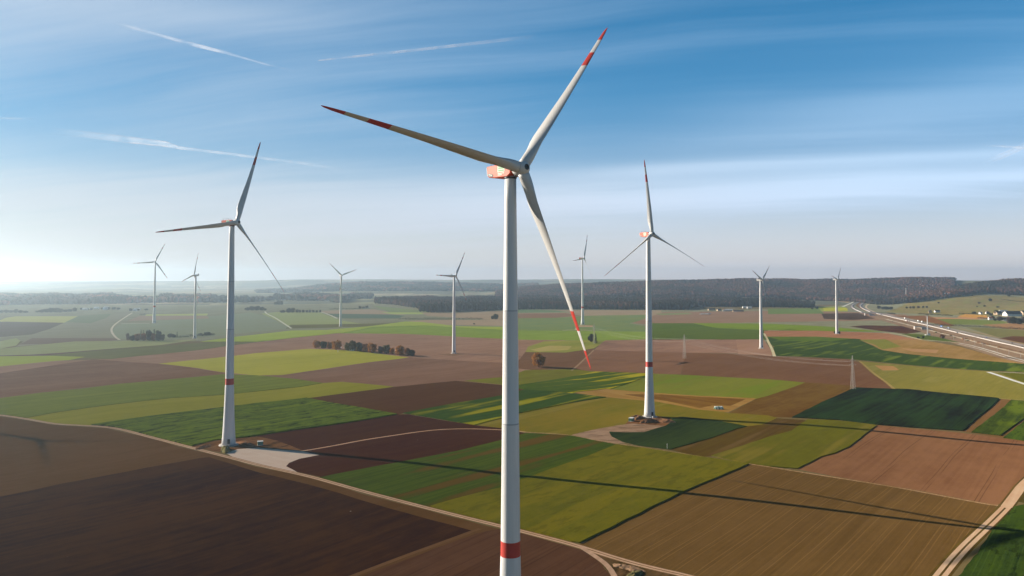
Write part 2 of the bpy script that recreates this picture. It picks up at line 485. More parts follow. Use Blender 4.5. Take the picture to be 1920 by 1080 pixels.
# left middle
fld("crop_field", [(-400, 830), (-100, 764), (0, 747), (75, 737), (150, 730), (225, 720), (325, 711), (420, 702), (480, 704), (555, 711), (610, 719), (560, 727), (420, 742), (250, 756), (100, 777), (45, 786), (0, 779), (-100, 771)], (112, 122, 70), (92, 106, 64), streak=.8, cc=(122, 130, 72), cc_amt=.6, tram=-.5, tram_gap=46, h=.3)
fld("meadow_field", [(45, 784), (100, 774), (175, 763), (250, 754), (325, 746), (420, 740), (480, 734), (565, 725), (605, 718), (640, 716), (738, 725), (680, 735), (575, 747), (480, 757), (375, 770), (275, 782), (175, 798), (100, 795)], (134, 130, 66), (122, 120, 60), streak=.6)
fld("ploughed_field", [(575, 747), (742, 725), (855, 714), (945, 722), (985, 731), (945, 742), (850, 757), (760, 774), (742, 778)], (88, 68, 58), (80, 60, 52), streak=.5, mott=.4)
fld("meadow_field", [(868, 714), (945, 707), (985, 694), (1075, 692), (1117, 697), (1040, 713), (960, 725), (940, 721)], (112, 112, 60), (100, 98, 58), mott=.8)
fld("meadow_field", [(1135, 731), (1178, 718), (1225, 700.5), (1310, 704), (1440, 711), (1510, 717), (1440, 743), (1417, 748), (1310, 743), (1210, 736)], (112, 116, 58), (104, 108, 56), mott=.8, cc=(98, 124, 52), cc_amt=.5)
fld("crop_field", [(955, 725), (1040, 712), (1117, 697), (1227, 701), (1180, 718), (1135, 732), (1072, 738), (1047, 735), (985, 731)], (78, 98, 40), (60, 84, 40), streak=1.0, cc=(158, 146, 52), cc_amt=.95, h=.35, ang=44)
fld("ploughed_field", [(1365, 775), (1417, 748), (1440, 742), (1510, 717), (1600, 723), (1602, 728), (1540, 756), (1485, 783), (1440, 782)], (106, 84, 54), (92, 68, 48), streak=.6, mott=1.0)
fld("meadow_field", [(888, 797), (972, 775), (1060, 757), (1135, 745), (1240, 748), (1365, 774), (1440, 779), (1460, 784), (1430, 797), (1400, 802), (1280, 783), (1240, 800), (1160, 800), (1070, 816), (1010, 812), (940, 805)], (116, 102, 50), (98, 96, 44), streak=.4, mott=1.1, cc=(136, 118, 64), cc_amt=.5)
fld("stubble_field", [(1072, 736), (1135, 729), (1210, 735), (1310, 742), (1418, 747), (1365, 773), (1310, 768), (1230, 753), (1172, 748), (1110, 741)], (152, 120, 74), (134, 102, 62), streak=.8, mott=.5, ang=-58)
fld("ploughed_field", [(1170, 739), (1240, 739.5), (1320, 744.5), (1398, 748), (1370, 761), (1335, 760), (1312, 765), (1250, 752)], (104, 76, 44), (122, 92, 54), streak=1.0, ang=-58)
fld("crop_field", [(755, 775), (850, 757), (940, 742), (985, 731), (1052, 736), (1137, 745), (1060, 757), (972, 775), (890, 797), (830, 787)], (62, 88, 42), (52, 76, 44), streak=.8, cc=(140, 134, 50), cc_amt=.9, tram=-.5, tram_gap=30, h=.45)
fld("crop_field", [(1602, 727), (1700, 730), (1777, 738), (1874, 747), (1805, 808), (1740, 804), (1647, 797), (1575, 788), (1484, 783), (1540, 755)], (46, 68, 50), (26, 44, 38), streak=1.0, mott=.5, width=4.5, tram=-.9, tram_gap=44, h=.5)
fld("ploughed_field", [(1875, 747.5), (1960, 753), (2300, 790), (2300, 880), (1960, 834), (1920, 828), (1805, 809)], (112, 82, 60), (98, 78, 50), streak=.6)
fld("crop_field", [(1896, 750), (1960, 755), (1875, 817), (1822, 811)], (66, 82, 38), (48, 66, 32), streak=1.0, cc=(92, 110, 44), cc_amt=.8, h=.5, clump=.5)
fld("crop_field", [(1960, 756), (2200, 780), (2200, 860), (1960, 832), (1882, 821)], (68, 90, 36), (40, 64, 28), streak=1.0, h=.5, clump=.6)
# near left
fld("crop_field", [(172, 797), (275, 782), (375, 770), (480, 757), (575, 747), (744, 777), (655, 792), (555, 806), (482, 817), (440, 824), (365, 838), (300, 823), (220, 802)], (92, 110, 36), (62, 84, 28), streak=.5, mott=.45, cc=(112, 128, 42), cc_amt=.5, clump=1.0, width=1.6, h=.75)
fld("ploughed_field", [(482, 817), (555, 806), (655, 792), (744, 777), (765, 777), (890, 797), (945, 803), (985, 812), (945, 824), (855, 846), (740, 868), (655, 884), (600, 894), (540, 882), (480, 845)], (74, 54, 46), (64, 46, 40), streak=.5, mott=.4, specks=.5)
fld("ploughed_field", [(-500, 830), (0, 781), (100, 797), (200, 803), (270, 818), (350, 841), (420, 858), (480, 875), (560, 890), (680, 926), (780, 951), (940, 992), (1085, 1030), (1150, 1055), (1000, 1120), (-500, 1120)], (98, 78, 64), (88, 70, 56), streak=.45, mott=.5)
fld("ploughed_field", [(-500, 1010), (0, 931), (120, 906), (275, 877), (375, 859), (392, 857), (480, 884), (675, 937), (892, 996), (650, 1084), (500, 1140), (300, 1300), (-1500, 1300)], (72, 55, 45), (52, 40, 34), streak=.7, mott=.8, width=4.0, specks=.7)
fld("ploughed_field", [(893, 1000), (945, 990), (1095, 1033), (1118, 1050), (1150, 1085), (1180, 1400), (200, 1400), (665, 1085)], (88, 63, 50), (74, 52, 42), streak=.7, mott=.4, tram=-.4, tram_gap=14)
fld("scrub_ground", [(1095, 1033), (1150, 1048), (1210, 1064), (1300, 1082), (1420, 1140), (1180, 1140), (1150, 1085), (1120, 1050)], (106, 80, 58), (74, 62, 42), streak=.3, mott=1.0, clump=.8)
strip("grass_verge_ground", [(900, 991), (830, 1017), (760, 1042), (660, 1080), (560, 1120)], 2.2, (106, 80, 60), (92, 70, 52))
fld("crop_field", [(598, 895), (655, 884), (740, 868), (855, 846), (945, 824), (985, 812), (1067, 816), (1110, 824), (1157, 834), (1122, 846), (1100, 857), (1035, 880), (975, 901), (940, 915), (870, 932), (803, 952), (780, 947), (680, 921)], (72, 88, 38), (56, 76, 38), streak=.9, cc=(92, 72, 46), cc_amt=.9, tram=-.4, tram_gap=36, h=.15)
fld("meadow_field", [(803, 952), (870, 932), (940, 915), (975, 901), (1035, 880), (1100, 857), (1157, 834), (1210, 841), (1310, 857), (1407, 870), (1360, 890), (1275, 925), (1210, 957), (1145, 990), (1087, 1019), (1035, 1010), (975, 994), (937, 985), (855, 965)], (104, 98, 36), (86, 86, 32), streak=.25, mott=.9, clump=.3, h=.55, cc=(118, 106, 42), cc_amt=.5)
fld("stubble_field", [(1407, 870), (1440, 874), (1525, 889), (1590, 899), (1727, 922), (1868, 948), (1840, 985), (1790, 1035), (1750, 1085), (1600, 1400), (1300, 1200), (1330, 1092), (1210, 1062), (1150, 1045), (1085, 1022), (1145, 990), (1210, 957), (1275, 925), (1360, 890)], (104, 80, 50), (90, 69, 43), streak=.7, mott=.45, tram=.42, tram_gap=17, width=1.1)
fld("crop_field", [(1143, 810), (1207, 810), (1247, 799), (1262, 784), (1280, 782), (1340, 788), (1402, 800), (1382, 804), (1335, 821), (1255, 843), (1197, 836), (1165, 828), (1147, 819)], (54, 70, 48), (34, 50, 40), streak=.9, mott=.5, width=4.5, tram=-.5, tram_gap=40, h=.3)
fld("ploughed_field", [(1255, 843), (1335, 821), (1382, 804), (1402, 799), (1430, 796), (1456, 784), (1514, 788), (1485, 809), (1440, 821), (1390, 838), (1335, 856), (1310, 857)], (86, 72, 42), (78, 60, 38), streak=1.0, cc=(112, 92, 62), cc_amt=.5)
fld("meadow_field", [(1335, 855), (1390, 837), (1440, 820), (1485, 808), (1514, 787), (1560, 788), (1610, 793), (1644, 798), (1620, 817), (1590, 839), (1565, 850), (1540, 857), (1496, 879), (1440, 875), (1405, 870)], (96, 94, 40), (84, 82, 36), mott=.8, cc=(128, 112, 56), cc_amt=.5, h=.4)
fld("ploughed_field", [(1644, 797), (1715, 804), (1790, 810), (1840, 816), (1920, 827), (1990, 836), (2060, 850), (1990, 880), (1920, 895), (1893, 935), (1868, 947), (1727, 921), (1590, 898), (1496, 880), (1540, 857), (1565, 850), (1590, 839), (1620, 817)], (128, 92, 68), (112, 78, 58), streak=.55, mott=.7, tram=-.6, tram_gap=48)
fld("crop_field", [(1884, 964), (1897, 953), (1935, 945), (2100, 930), (2400, 1000), (2400, 1300), (1700, 1300), (1795, 1084), (1830, 1040)], (54, 76, 30), (36, 56, 24), streak=.7, mott=.4, tram=.3, tram_gap=20, h=.5, clump=.7)
fld("ploughed_field", [(1905, 940), (1930, 905), (1990, 890), (2300, 900), (2300, 960), (1935, 946)], (78, 70, 44), (68, 62, 40))
# pads and construction ground
PALE, PALE2 = (196, 172, 156), (178, 152, 134)
fld("earth_ground", [(360, 837), (400, 826), (440, 822), (482, 818), (520, 826), (570, 845), (480, 840), (445, 843), (425, 849), (400, 846)], (120, 90, 70), (96, 72, 56), mott=1.0, clump=.8)
fld("gravel_ground", [(422, 849), (447, 842), (480, 839.5), (567, 846), (599, 853), (562, 860), (541, 868), (536, 874), (560, 887), (520, 880), (480, 869.5), (440, 859)], PALE, PALE2, streak=.3, mott=.5, ang=-40)
fld("earth_ground", [(1178, 790), (1190, 783), (1218, 778), (1255, 783), (1262, 790), (1247, 799), (1210, 808), (1180, 806), (1160, 808), (1170, 797)], (122, 86, 62), (96, 70, 54), mott=1.0, clump=.9)
fld("gravel_ground", [(1072, 815), (1110, 806), (1160, 797), (1185, 794), (1247, 798), (1207, 811), (1167, 811), (1142, 810), (1145, 818), (1172, 831), (1140, 830), (1110, 825)], (150, 124, 104), (118, 94, 76), streak=.9, mott=1.0, ang=10, clump=.6)
fld("earth_ground", [(1086, 610), (1111, 610), (1112, 613), (1084, 613)], (168, 142, 122), (152, 128, 110))
fld("earth_ground", [(820, 664), (858, 662), (872, 664), (850, 668)], (132, 108, 92), (116, 94, 80))
# motorway corridor
fld("earth_ground", [(1640, 586), (1720, 604), (1800, 622), (1920, 650), (2500, 780), (2500, 850), (1920, 682), (1800, 648), (1730, 624), (1640, 597)], (138, 116, 98), (118, 100, 86), streak=.9, ang=-35)
fld("earth_ground", [(1592, 612), (1620, 610), (1690, 611), (1728, 622), (1700, 626), (1655, 621)], (72, 58, 54), (92, 72, 62), mott=1.0)
fld("meadow_field", [(1690, 626), (1720, 626), (1760, 632), (1800, 642), (1760, 639), (1728, 636)], (80, 98, 62), (90, 100, 64))
fld("motorway_road", [(1640, 585), (1668, 589), (1720, 601), (1790, 617), (1920, 646), (2500, 770), (2500, 800), (1920, 654), (1800, 626), (1720, 606), (1650, 590)], (146, 136, 132), (128, 120, 118), streak=.9, ang=-35)
strip("motorway_road", [(1648, 588), (1630, 584), (1615, 578), (1611, 573), (1620, 567), (1632, 562), (1660, 562.5)], 22, (124, 122, 128), (112, 110, 118))
strip("motorway_road", [(1620, 587), (1602, 580), (1596, 574.5), (1602, 569.5), (1614, 565), (1628, 561)], 14, (128, 126, 132), (116, 114, 122))
strip("dirt_path", [(1580, 575), (1590, 571), (1602, 565), (1608, 560.5)], 9, (196, 184, 174), (180, 168, 160))
strip("railway_road", [(1660, 598), (1730, 616), (1752, 621.5), (1800, 633), (1860, 650), (1935, 668), (2150, 724), (2400, 792)], 6, (196, 176, 156), (160, 138, 120))
strip("railway_road", [(1800, 643.5), (1824, 648), (1870, 661), (1935, 679), (2150, 738), (2400, 810)], 4, (204, 190, 176), (176, 158, 142))
strip("railway_road", [(1795, 645), (1818, 649.5), (1866, 663), (1930, 682), (2150, 744), (2400, 818)], 2.5, (196, 182, 170), (176, 158, 142))
strip("grass_verge_ground", [(1690, 597), (1720, 603.3), (1790, 620.5), (1935, 653)], 2.5, (110, 104, 84), (96, 92, 76))
strip("earth_ground", [(1660, 594), (1720, 611), (1790, 629), (1850, 644), (1935, 665)], 3.5, (120, 92, 76), (104, 82, 68), streak=1.0)
strip("grass_verge_ground", [(1690, 591), (1740, 603), (1800, 618), (1935, 647)], 4, (112, 110, 78), (120, 104, 78))
strip("earth_ground", [(1800, 616), (1850, 627), (1880, 636), (1935, 648)], 4, (150, 126, 106), (136, 112, 94))
strip("grass_verge_ground", [(1625, 583), (1612, 577), (1606, 572.5), (1613, 567)], 8, (120, 98, 82), (110, 92, 76))
strip("dirt_path", [(1640, 585), (1627, 580), (1622, 574), (1632, 568), (1650, 564), (1665, 562)], 6, (176, 160, 146), (160, 146, 134))
fld("earth_ground", [(1560, 564), (1580, 560), (1600, 563), (1590, 568)], (150, 138, 124), (136, 124, 112))
# tracks
TR, TR2, VG = (190, 158, 134), (168, 136, 112), (120, 96, 70)
T1 = [(-200, 762), (0, 778), (50, 785.5), (100, 795), (150, 797.5), (190, 799.5), (220, 803.5), (250, 810.5), (300, 824), (350, 837), (400, 850), (440, 860), (480, 871), (530, 882), (580, 893), (630, 907), (680, 921), (730, 934), (780, 947), (855, 966), (937, 986), (975, 995), (1035, 1010.5), (1085, 1024), (1150, 1045), (1210, 1062), (1300, 1082), (1400, 1110), (1620, 1180), (1900, 1280), (2300, 1440)]
strip("grass_verge_ground", T1, 4.0, VG, (104, 86, 62))
strip("dirt_path", T1, 1.15, TR, TR2, shift=.9)
strip("dirt_path", T1, 1.15, TR, TR2, shift=-.9)
T2 = [(560, 846), (572, 845), (630, 835), (680, 825), (730, 817.5), (780, 810), (825, 805), (880, 803.5), (945, 806), (985, 810), (1010, 811.5), (1067, 815), (1110, 824), (1160, 832), (1210, 840), (1272, 849), (1310, 855.5), (1405, 870), (1440, 875), (1525, 889), (1590, 899), (1665, 911), (1727, 922), (1827, 941), (1868, 948), (1885, 947)]
strip("dirt_path", T2[:10], 2.0, (186, 150, 124), (160, 128, 102))
strip("dirt_path", T2[9:], 1.7, (168, 136, 106), (130, 108, 76), streak=1.0)
T3 = [(2420, 610), (2240, 690), (2080, 790), (1990, 850), (1920, 905), (1902, 930), (1887, 950), (1852, 985), (1802, 1032), (1762, 1080), (1700, 1160), (1560, 1360), (1350, 1700)]
strip("grass_verge_ground", T3, 6.4, (96, 80, 48), (70, 58, 34), streak=1.0)
strip("dirt_path", T3[:7], 4.6, (196, 160, 134), (172, 138, 112))
strip("dirt_path", T3[6:], 1.7, (200, 162, 134), (176, 140, 112), shift=1.25)
strip("dirt_path", T3[6:], 1.7, (200, 162, 134), (176, 140, 112), shift=-1.25)
strip("dirt_path", [(1090, 1026), (1115, 1042), (1140, 1060), (1155, 1085), (1170, 1120)], 2.2, (182, 150, 126), (150, 122, 100))
strip("dirt_path", [(1432, 625), (1440, 639), (1447, 653), (1452, 668)], 4.0, (206, 184, 150), (180, 158, 128))
strip("dirt_path", [(1853, 697.5), (1870, 703), (1905, 715), (1990, 742), (2140, 790), (2230, 830)], 4.5, (232, 214, 196), (214, 196, 178))
strip("dirt_path", [(1853, 697.5), (1875, 697.6), (1930, 700.5), (2000, 705), (2300, 726)], 2.0, (216, 198, 176), (196, 178, 156))
strip("dirt_path", [(248, 586.5), (236, 594), (215, 608), (209, 616), (209, 622), (215, 631), (224, 637)], 4, (190, 182, 168), (176, 168, 156))
strip("dirt_path", [(228, 607), (250, 606.3), (280, 606)], 8, (196, 186, 172), (186, 176, 164))
strip("dirt_path", [(497, 584), (499, 588), (515, 595), (530, 605), (546, 615.5)], 5, (192, 188, 170), (176, 172, 158))
strip("dirt_path", [(602, 585), (615, 589), (632, 597)], 5, (190, 186, 172), (176, 172, 158))
strip("dirt_path", [(955, 587), (1000, 586.5), (1065, 586), (1090, 584.5)], 6, (176, 164, 150), (164, 150, 138))
strip("dirt_path", [(1055, 619.5), (1080, 618), (1110, 619.5)], 4, (200, 180, 156), (180, 160, 140))
strip("dirt_path", [(1080, 618), (1083, 612)], 5, (200, 180, 156), (180, 160, 140))
strip("dirt_path", [(1072, 694.5), (1085, 684), (1113, 656.5)], 2.5, (150, 128, 108), (136, 112, 94))
strip("dirt_path", [(1612, 677), (1642, 702), (1676, 729)], 3.0, (146, 128, 84), (132, 112, 74))
strip("dirt_path", [(1602, 726.5), (1700, 730), (1802, 741), (1873, 747.5), (1960, 753)], 1.6, (160, 142, 104), (140, 122, 84))
strip("dirt_path", [(1655, 624), (1690, 627), (1728, 637)], 4.0, (200, 178, 150), (180, 160, 134))
strip("dirt_path", [(1738, 637.5), (1770, 640), (1800, 643)], 3.0, (200, 186, 160), (180, 166, 144))
# right background slope
fld("meadow_field", [(1660, 585), (1700, 572), (1760, 570), (1900, 570), (2300, 575), (2300, 594), (1840, 592), (1740, 590)], (128, 118, 96), (112, 108, 88), mott=1.0, cc=(118, 124, 92), cc_amt=.6)
fld("ploughed_field", [(1740, 594), (1795, 596), (1800, 591), (1850, 591), (1853, 597), (1830, 599), (1760, 599)], (160, 126, 104), (148, 114, 94))
fld("stubble_field", [(1795, 594), (1810, 588.8), (1850, 592), (1852, 595), (1830, 596)], (172, 132, 86), (160, 122, 82))
fld("crop_field", [(1755, 598), (1800, 598), (1880, 602), (1890, 606), (1840, 609), (1780, 608)], (104, 116, 78), (98, 110, 76))
fld("ploughed_field", [(1840, 609), (1900, 606), (2300, 620), (2300, 640), (1960, 622), (1880, 616)], (140, 112, 90), (128, 102, 84))
fld("meadow_field", [(1810, 613), (1880, 617), (1960, 622), (2300, 640), (2300, 690), (1960, 632), (1870, 632)], (108, 106, 78), (100, 98, 72))
fld("ploughed_field", [(1872, 634), (1900, 630), (2300, 650), (2300, 760), (1935, 646)], (84, 62, 56), (94, 70, 60))
fld("ploughed_field", [(1670, 592), (1740, 592), (1790, 610), (1780, 612), (1700, 596)], (112, 84, 72), (124, 96, 80))
fld("meadow_field", [(1530, 575), (1585, 575), (1590, 584), (1540, 584)], (136, 146, 96), (124, 136, 92))
fld("meadow_field", [(1543, 577), (1588, 577.5), (1590, 582), (1545, 583)], (160, 160, 84), (150, 150, 84))
fld("ploughed_field", [(1540, 588), (1610, 587), (1640, 597), (1600, 600), (1545, 598)], (78, 72, 76), (90, 82, 82))
fld("crop_field", [(1440, 579), (1535, 578), (1545, 588), (1440, 589)], (104, 126, 92), (96, 118, 90))

# ------------------------------------------------------------------ build the sheet
XMAX, YMIN, YMAX = 12000.0, -1400.0, 12200.0


def build_ground():
    pts, edges = [], []

    def jag(x, y):
        # hedgerow-less parcel borders wander by a foot or two
        return (x + .2 * math.sin(x * .21 + y * .13) + .18 * math.sin(x * .57 - y * .49 + 1.0), y + .2 * math.sin(x * .17 - y * .19 + 2.0) + .25 * math.sin(x * .43 + y * .61))

    def addpoly(ps, closed=True, rag=True):
        q = []
        n = len(ps)
        for i in range(n if closed else n - 1):
            a, b = ps[i], ps[(i + 1) % n]
            d = math.hypot(b[0] - a[0], b[1] - a[1])
            step = min(max(math.hypot(a[0], a[1]) * 0.016, 5), 250)
            k = max(1, int(d / step))
            for j in range(k):
                p = (a[0] + (b[0] - a[0]) * j / k, a[1] + (b[1] - a[1]) * j / k)
                q.append(jag(*p) if rag else p)
        if not closed: q.append((ps[-1][0], ps[-1][1]))
        s = len(pts)
        pts.extend(q)
        for i in range(len(q) - 1): edges.append((s + i, s + i + 1))
        if closed: edges.append((s + len(q) - 1, s))
        return q

    shapes = []
    for name, poly, ca, cb, o, px in FIELDS:
        if isinstance(poly, tuple):
            w, wd = poly[1], poly[2]
            lft, rgt = [], []
            for i, p in enumerate(w):
                t = w[min(i + 1, len(w) - 1)] - w[max(i - 1, 0)]
                t.z = 0
                t.normalize()
                nrm = Vector((-t.y, t.x, 0)) * (wd / 2)
                lft.append((p + nrm)[:2]); rgt.append((p - nrm)[:2])
            ring = lft + rgt[::-1]
            addpoly(ring, True, False)
            shapes.append(("strip", np.array([p[:2] for p in w]), wd / 2))
        else:
            ring = [p[:2] for p in poly]
            shapes.append(("poly", np.array(addpoly(ring)), 0))
    # grid of bearings and distances
    ds, d = [], 70.0
    while d < YMAX - 200:
        ds.append(d); d *= 1.055 if d < 2500 else 1.03
    for i, d in enumerate(ds):
        for px in range(-900, 2901, 45):
            x = (px + (22 if i % 2 else 0) - 960) / F * d
            if abs(x) < XMAX - 50: pts.append((x, d + RNG.uniform(-1, 1)))
    for x in np.linspace(-XMAX, XMAX, 25):
        for y in (YMIN, -700, 0, YMAX): pts.append((float(x), float(y)))
    for y in np.linspace(500, YMAX, 24):
        pts.append((-XMAX, float(y))); pts.append((XMAX, float(y)))
    V2, E2, F2, *_ = delaunay_2d_cdt([Vector(p) for p in pts], edges, [], 0, 0.02)
    V = np.array([(v[0], v[1]) for v in V2])
    T = np.array([f for f in F2])
    C = V[T].mean(axis=1)
    own = np.full(len(T), -1)
    far = np.hypot(C[:, 0], C[:, 1])
    own[C[:, 1] > 3300] = -2
    for i, (k, P, w) in enumerate(shapes):
        lo, hi = P.min(0) - w - 1, P.max(0) + w + 1
        sel = np.where(((C >= lo) & (C <= hi)).all(1))[0]
        if not len(sel): continue
        c = C[sel]
        if k == "poly":
            ins = np.zeros(len(sel), bool)
            j = len(P) - 1
            for m in range(len(P)):
                yi, yj = P[m, 1], P[j, 1]
                cond = (yi > c[:, 1]) != (yj > c[:, 1])
                with np.errstate(divide="ignore", invalid="ignore"):
                    xi = (P[j, 0] - P[m, 0]) * (c[:, 1] - yi) / (yj - yi) + P[m, 0]
                ins ^= cond & (c[:, 0] < xi)
                j = m
        else:
            ins = np.zeros(len(sel), bool)
            for a, b in zip(P[:-1], P[1:]):
                ab = b - a
                t = np.clip(((c - a) @ ab) / max(ab @ ab, 1e-9), 0, 1)
                ins |= np.hypot(*(c - (a + t[:, None] * ab)).T) < w * 1.01
        own[sel[ins]] = i
    Z = ground_z(V[:, 0], V[:, 1])
    e = 2.0
    gx = (ground_z(V[:, 0] + e, V[:, 1]) - ground_z(V[:, 0] - e, V[:, 1])) / (2 * e)
    gy = (ground_z(V[:, 0], V[:, 1] + e) - ground_z(V[:, 0], V[:, 1] - e)) / (2 * e)
    NV = np.stack([-gx, -gy, np.ones_like(gx)], 1)
    NV /= np.linalg.norm(NV, axis=1)[:, None]
    # make every triangle face up
    a, b, c = V[T[:, 0]], V[T[:, 1]], V[T[:, 2]]
    cr = (b[:, 0] - a[:, 0]) * (c[:, 1] - a[:, 1]) - (b[:, 1] - a[:, 1]) * (c[:, 0] - a[:, 0])
    T[cr < 0] = T[cr < 0][:, [0, 2, 1]]

    def make(name, tri, mat, h=0.0):
        ids = np.unique(tri)
        mp = {int(g): i for i, g in enumerate(ids)}
        vs = [(V[g, 0], V[g, 1], Z[g] + h) for g in ids]
        ns = [tuple(NV[g]) for g in ids]
        fs = [tuple(mp[int(g)] for g in t) for t in tri]
        if h:
            cnt = {}
            for t in tri:
                for u, v in ((t[0], t[1]), (t[1], t[2]), (t[2], t[0])):
                    cnt[(int(u), int(v))] = 1
            for (u, v) in list(cnt):
                if (v, u) in cnt: continue
                dx, dy = V[v] - V[u]
                l = math.hypot(dx, dy) or 1
                n = (dy / l, -dx / l, 0.0)
                s = len(vs)
                vs += [(V[u, 0], V[u, 1], Z[u] + h), (V[u, 0], V[u, 1], Z[u] - .05), (V[v, 0], V[v, 1], Z[v] - .05), (V[v, 0], V[v, 1], Z[v] + h)]
                ns += [n] * 4
                fs.append((s, s + 1, s + 2, s + 3))
        me = bpy.data.meshes.new(name)
        me.from_pydata(vs, [], fs)
        me.materials.append(mat)
        me.polygons.foreach_set("use_smooth", [True] * len(fs))
        me.update()
        me.normals_split_custom_set_from_vertices(ns)
        o = link(name, me)
        o["kind"] = "structure"
        return o

    cache = {}
    for i, (name, poly, ca, cb, o, px) in enumerate(FIELDS):
        sel = own == i
        if not sel.any(): continue
        cen = C[sel].mean(0)
        dist, cpx = float(np.hypot(*cen)), 960 + F * cen[0] / max(cen[1], 50)
        o = dict(o)
        h = o.pop("h", 0.0)
        if o.get("cc"): o["cc"] = albedo(o["cc"], dist, cpx)
        m = field_mat(name, albedo(ca, dist, cpx), albedo(cb, dist, cpx), **o)
        make(name, T[sel], m, h)
    make("ground", T[own == -1], field_mat("ground", albedo((110, 96, 70)), albedo((92, 84, 58)), mott=.9))
    make("hills", T[own == -2], patch_mat("hills", [albedo(c, 300) for c in ((120, 122, 96), (92, 98, 84), (136, 126, 106), (86, 94, 82), (112, 116, 90), (150, 140, 116), (90, 96, 84))], 420.0))


build_ground()

# ------------------------------------------------------------------ wind turbines
WHITE = plain("turbine_white", (0.55, 0.55, 0.545), 0.5, 0.13, 0.35, 0.2, stretch=(1, 1, .06))
BLADEW = plain("blade_white", (0.45, 0.45, 0.445), 0.4, 0.05, 0.2, 0.3)
RED = plain("signal_red", (0.40, 0.035, 0.025), 0.5, 0.1, 0.3, 0.25)
ORANGE = plain("nacelle_red", (0.56, 0.085, 0.04), 0.5, 0.08, 0.5, 0.25)
DARK = plain("dark_metal", (0.03, 0.035, 0.04), 0.5)
GREYM = plain("grey_metal", (0.32, 0.33, 0.34), 0.45, 0.1)
CONC = plain("concrete", (0.42, 0.39, 0.36), 0.9, 0.25, 0.8, 0.1)
GREENP = plain("green_print", (0.10, 0.42, 0.16), 0.6)
CREAM = plain("cream_panel", (0.72, 0.76, 0.66), 0.6)
TILT, OVER = R(4), 4.5


def blade_mb(L, cone, bend, scale=1.0, bands=True, pitch=3.0):
    """span along +Z from the hub centre, wind from +Y (towards the viewer of the rotor), leading edge -X"""
    mb = MB()
    st = [1.3, 2.2, 3.4, 5, 7, 9.5, 12, 16, 22, 28, 34]
    b0, b1, b2 = L * .70, L * .80, L * .90
    st = [s * L / 57 for s in st] + ([b0, b0 + .02, b1, b1 + .02, b2, b2 + .02] if bands else [L * .7, L * .8, L * .9]) + [L * .95, L * .985, L]
    rings, mats = [], []
    n = 20
    for s in st:
        t = s / L
        chord = np.interp(t, [0, .035, .06, .12, .19, .28, .5, .75, .93, .98, 1], [2.35, 2.35, 2.45, 3.2, 3.75, 3.3, 2.25, 1.45, .95, .6, .12]) * scale
        thick = np.interp(t, [0, .035, .06, .12, .19, .28, .5, .75, 1], [1, 1, .95, .62, .42, .32, .24, .19, .16])
        tw = R(float(np.interp(t, [0, .1, .2, .35, .6, 1], [13, 12, 9, 5.5, 2.0, -1])) + pitch)
        ax = 0.5 + (0.30 - 0.5) * sstep((t - .04) / .15)
        y0 = s * math.sin(cone) - bend * t * t
        ring = []
        for k in range(n):
            a = 2 * math.pi * k / n
            c = .5 * (1 - math.cos(a))              # 0 leading .. 1 trailing
            yt = math.sin(a)
            rd = sstep((t - .04) / .14)
            prof = (1 - rd) * .5 * yt + rd * .5 * yt * (2.2 * math.sqrt(max(c, 0)) * (1 - c) ** .85 + .02) * .82
            x = (ax - c) * chord
            y = prof * chord * thick
            ring.append((-(x * math.cos(tw) - y * math.sin(tw)), y0 + x * math.sin(tw) + y * math.cos(tw), s))
        rings.append(ring[::-1])
    for a, b in zip(st, st[1:]):
        m = (a + b) / 2 / L
        mats.append(1 if bands and (.70 < m < .80 or m > .90) else 0)
    mb.rings(rings, 0, True, True, mats)
    return mb


def xz_prism(mb, prof, y0, y1, mat, bev=0.0):
    """side outline in x/z extruded across y, with rounded long edges"""
    cx = sum(p[0] for p in prof) / len(prof); cz = sum(p[1] for p in prof) / len(prof)
    rr = []
    for y, k in ((y0, bev), (y0 + bev * .3, bev * .3), (y0 + bev, 0), (y1 - bev, 0), (y1 - bev * .3, bev * .3), (y1, bev)):
        r = []
        for x, z in prof:
            d = math.hypot(x - cx, z - cz)
            r.append((x + (cx - x) / d * k, y, z + (cz - z) / d * k))
        rr.append(r)
    mb.rings(rr, mat, True, False)


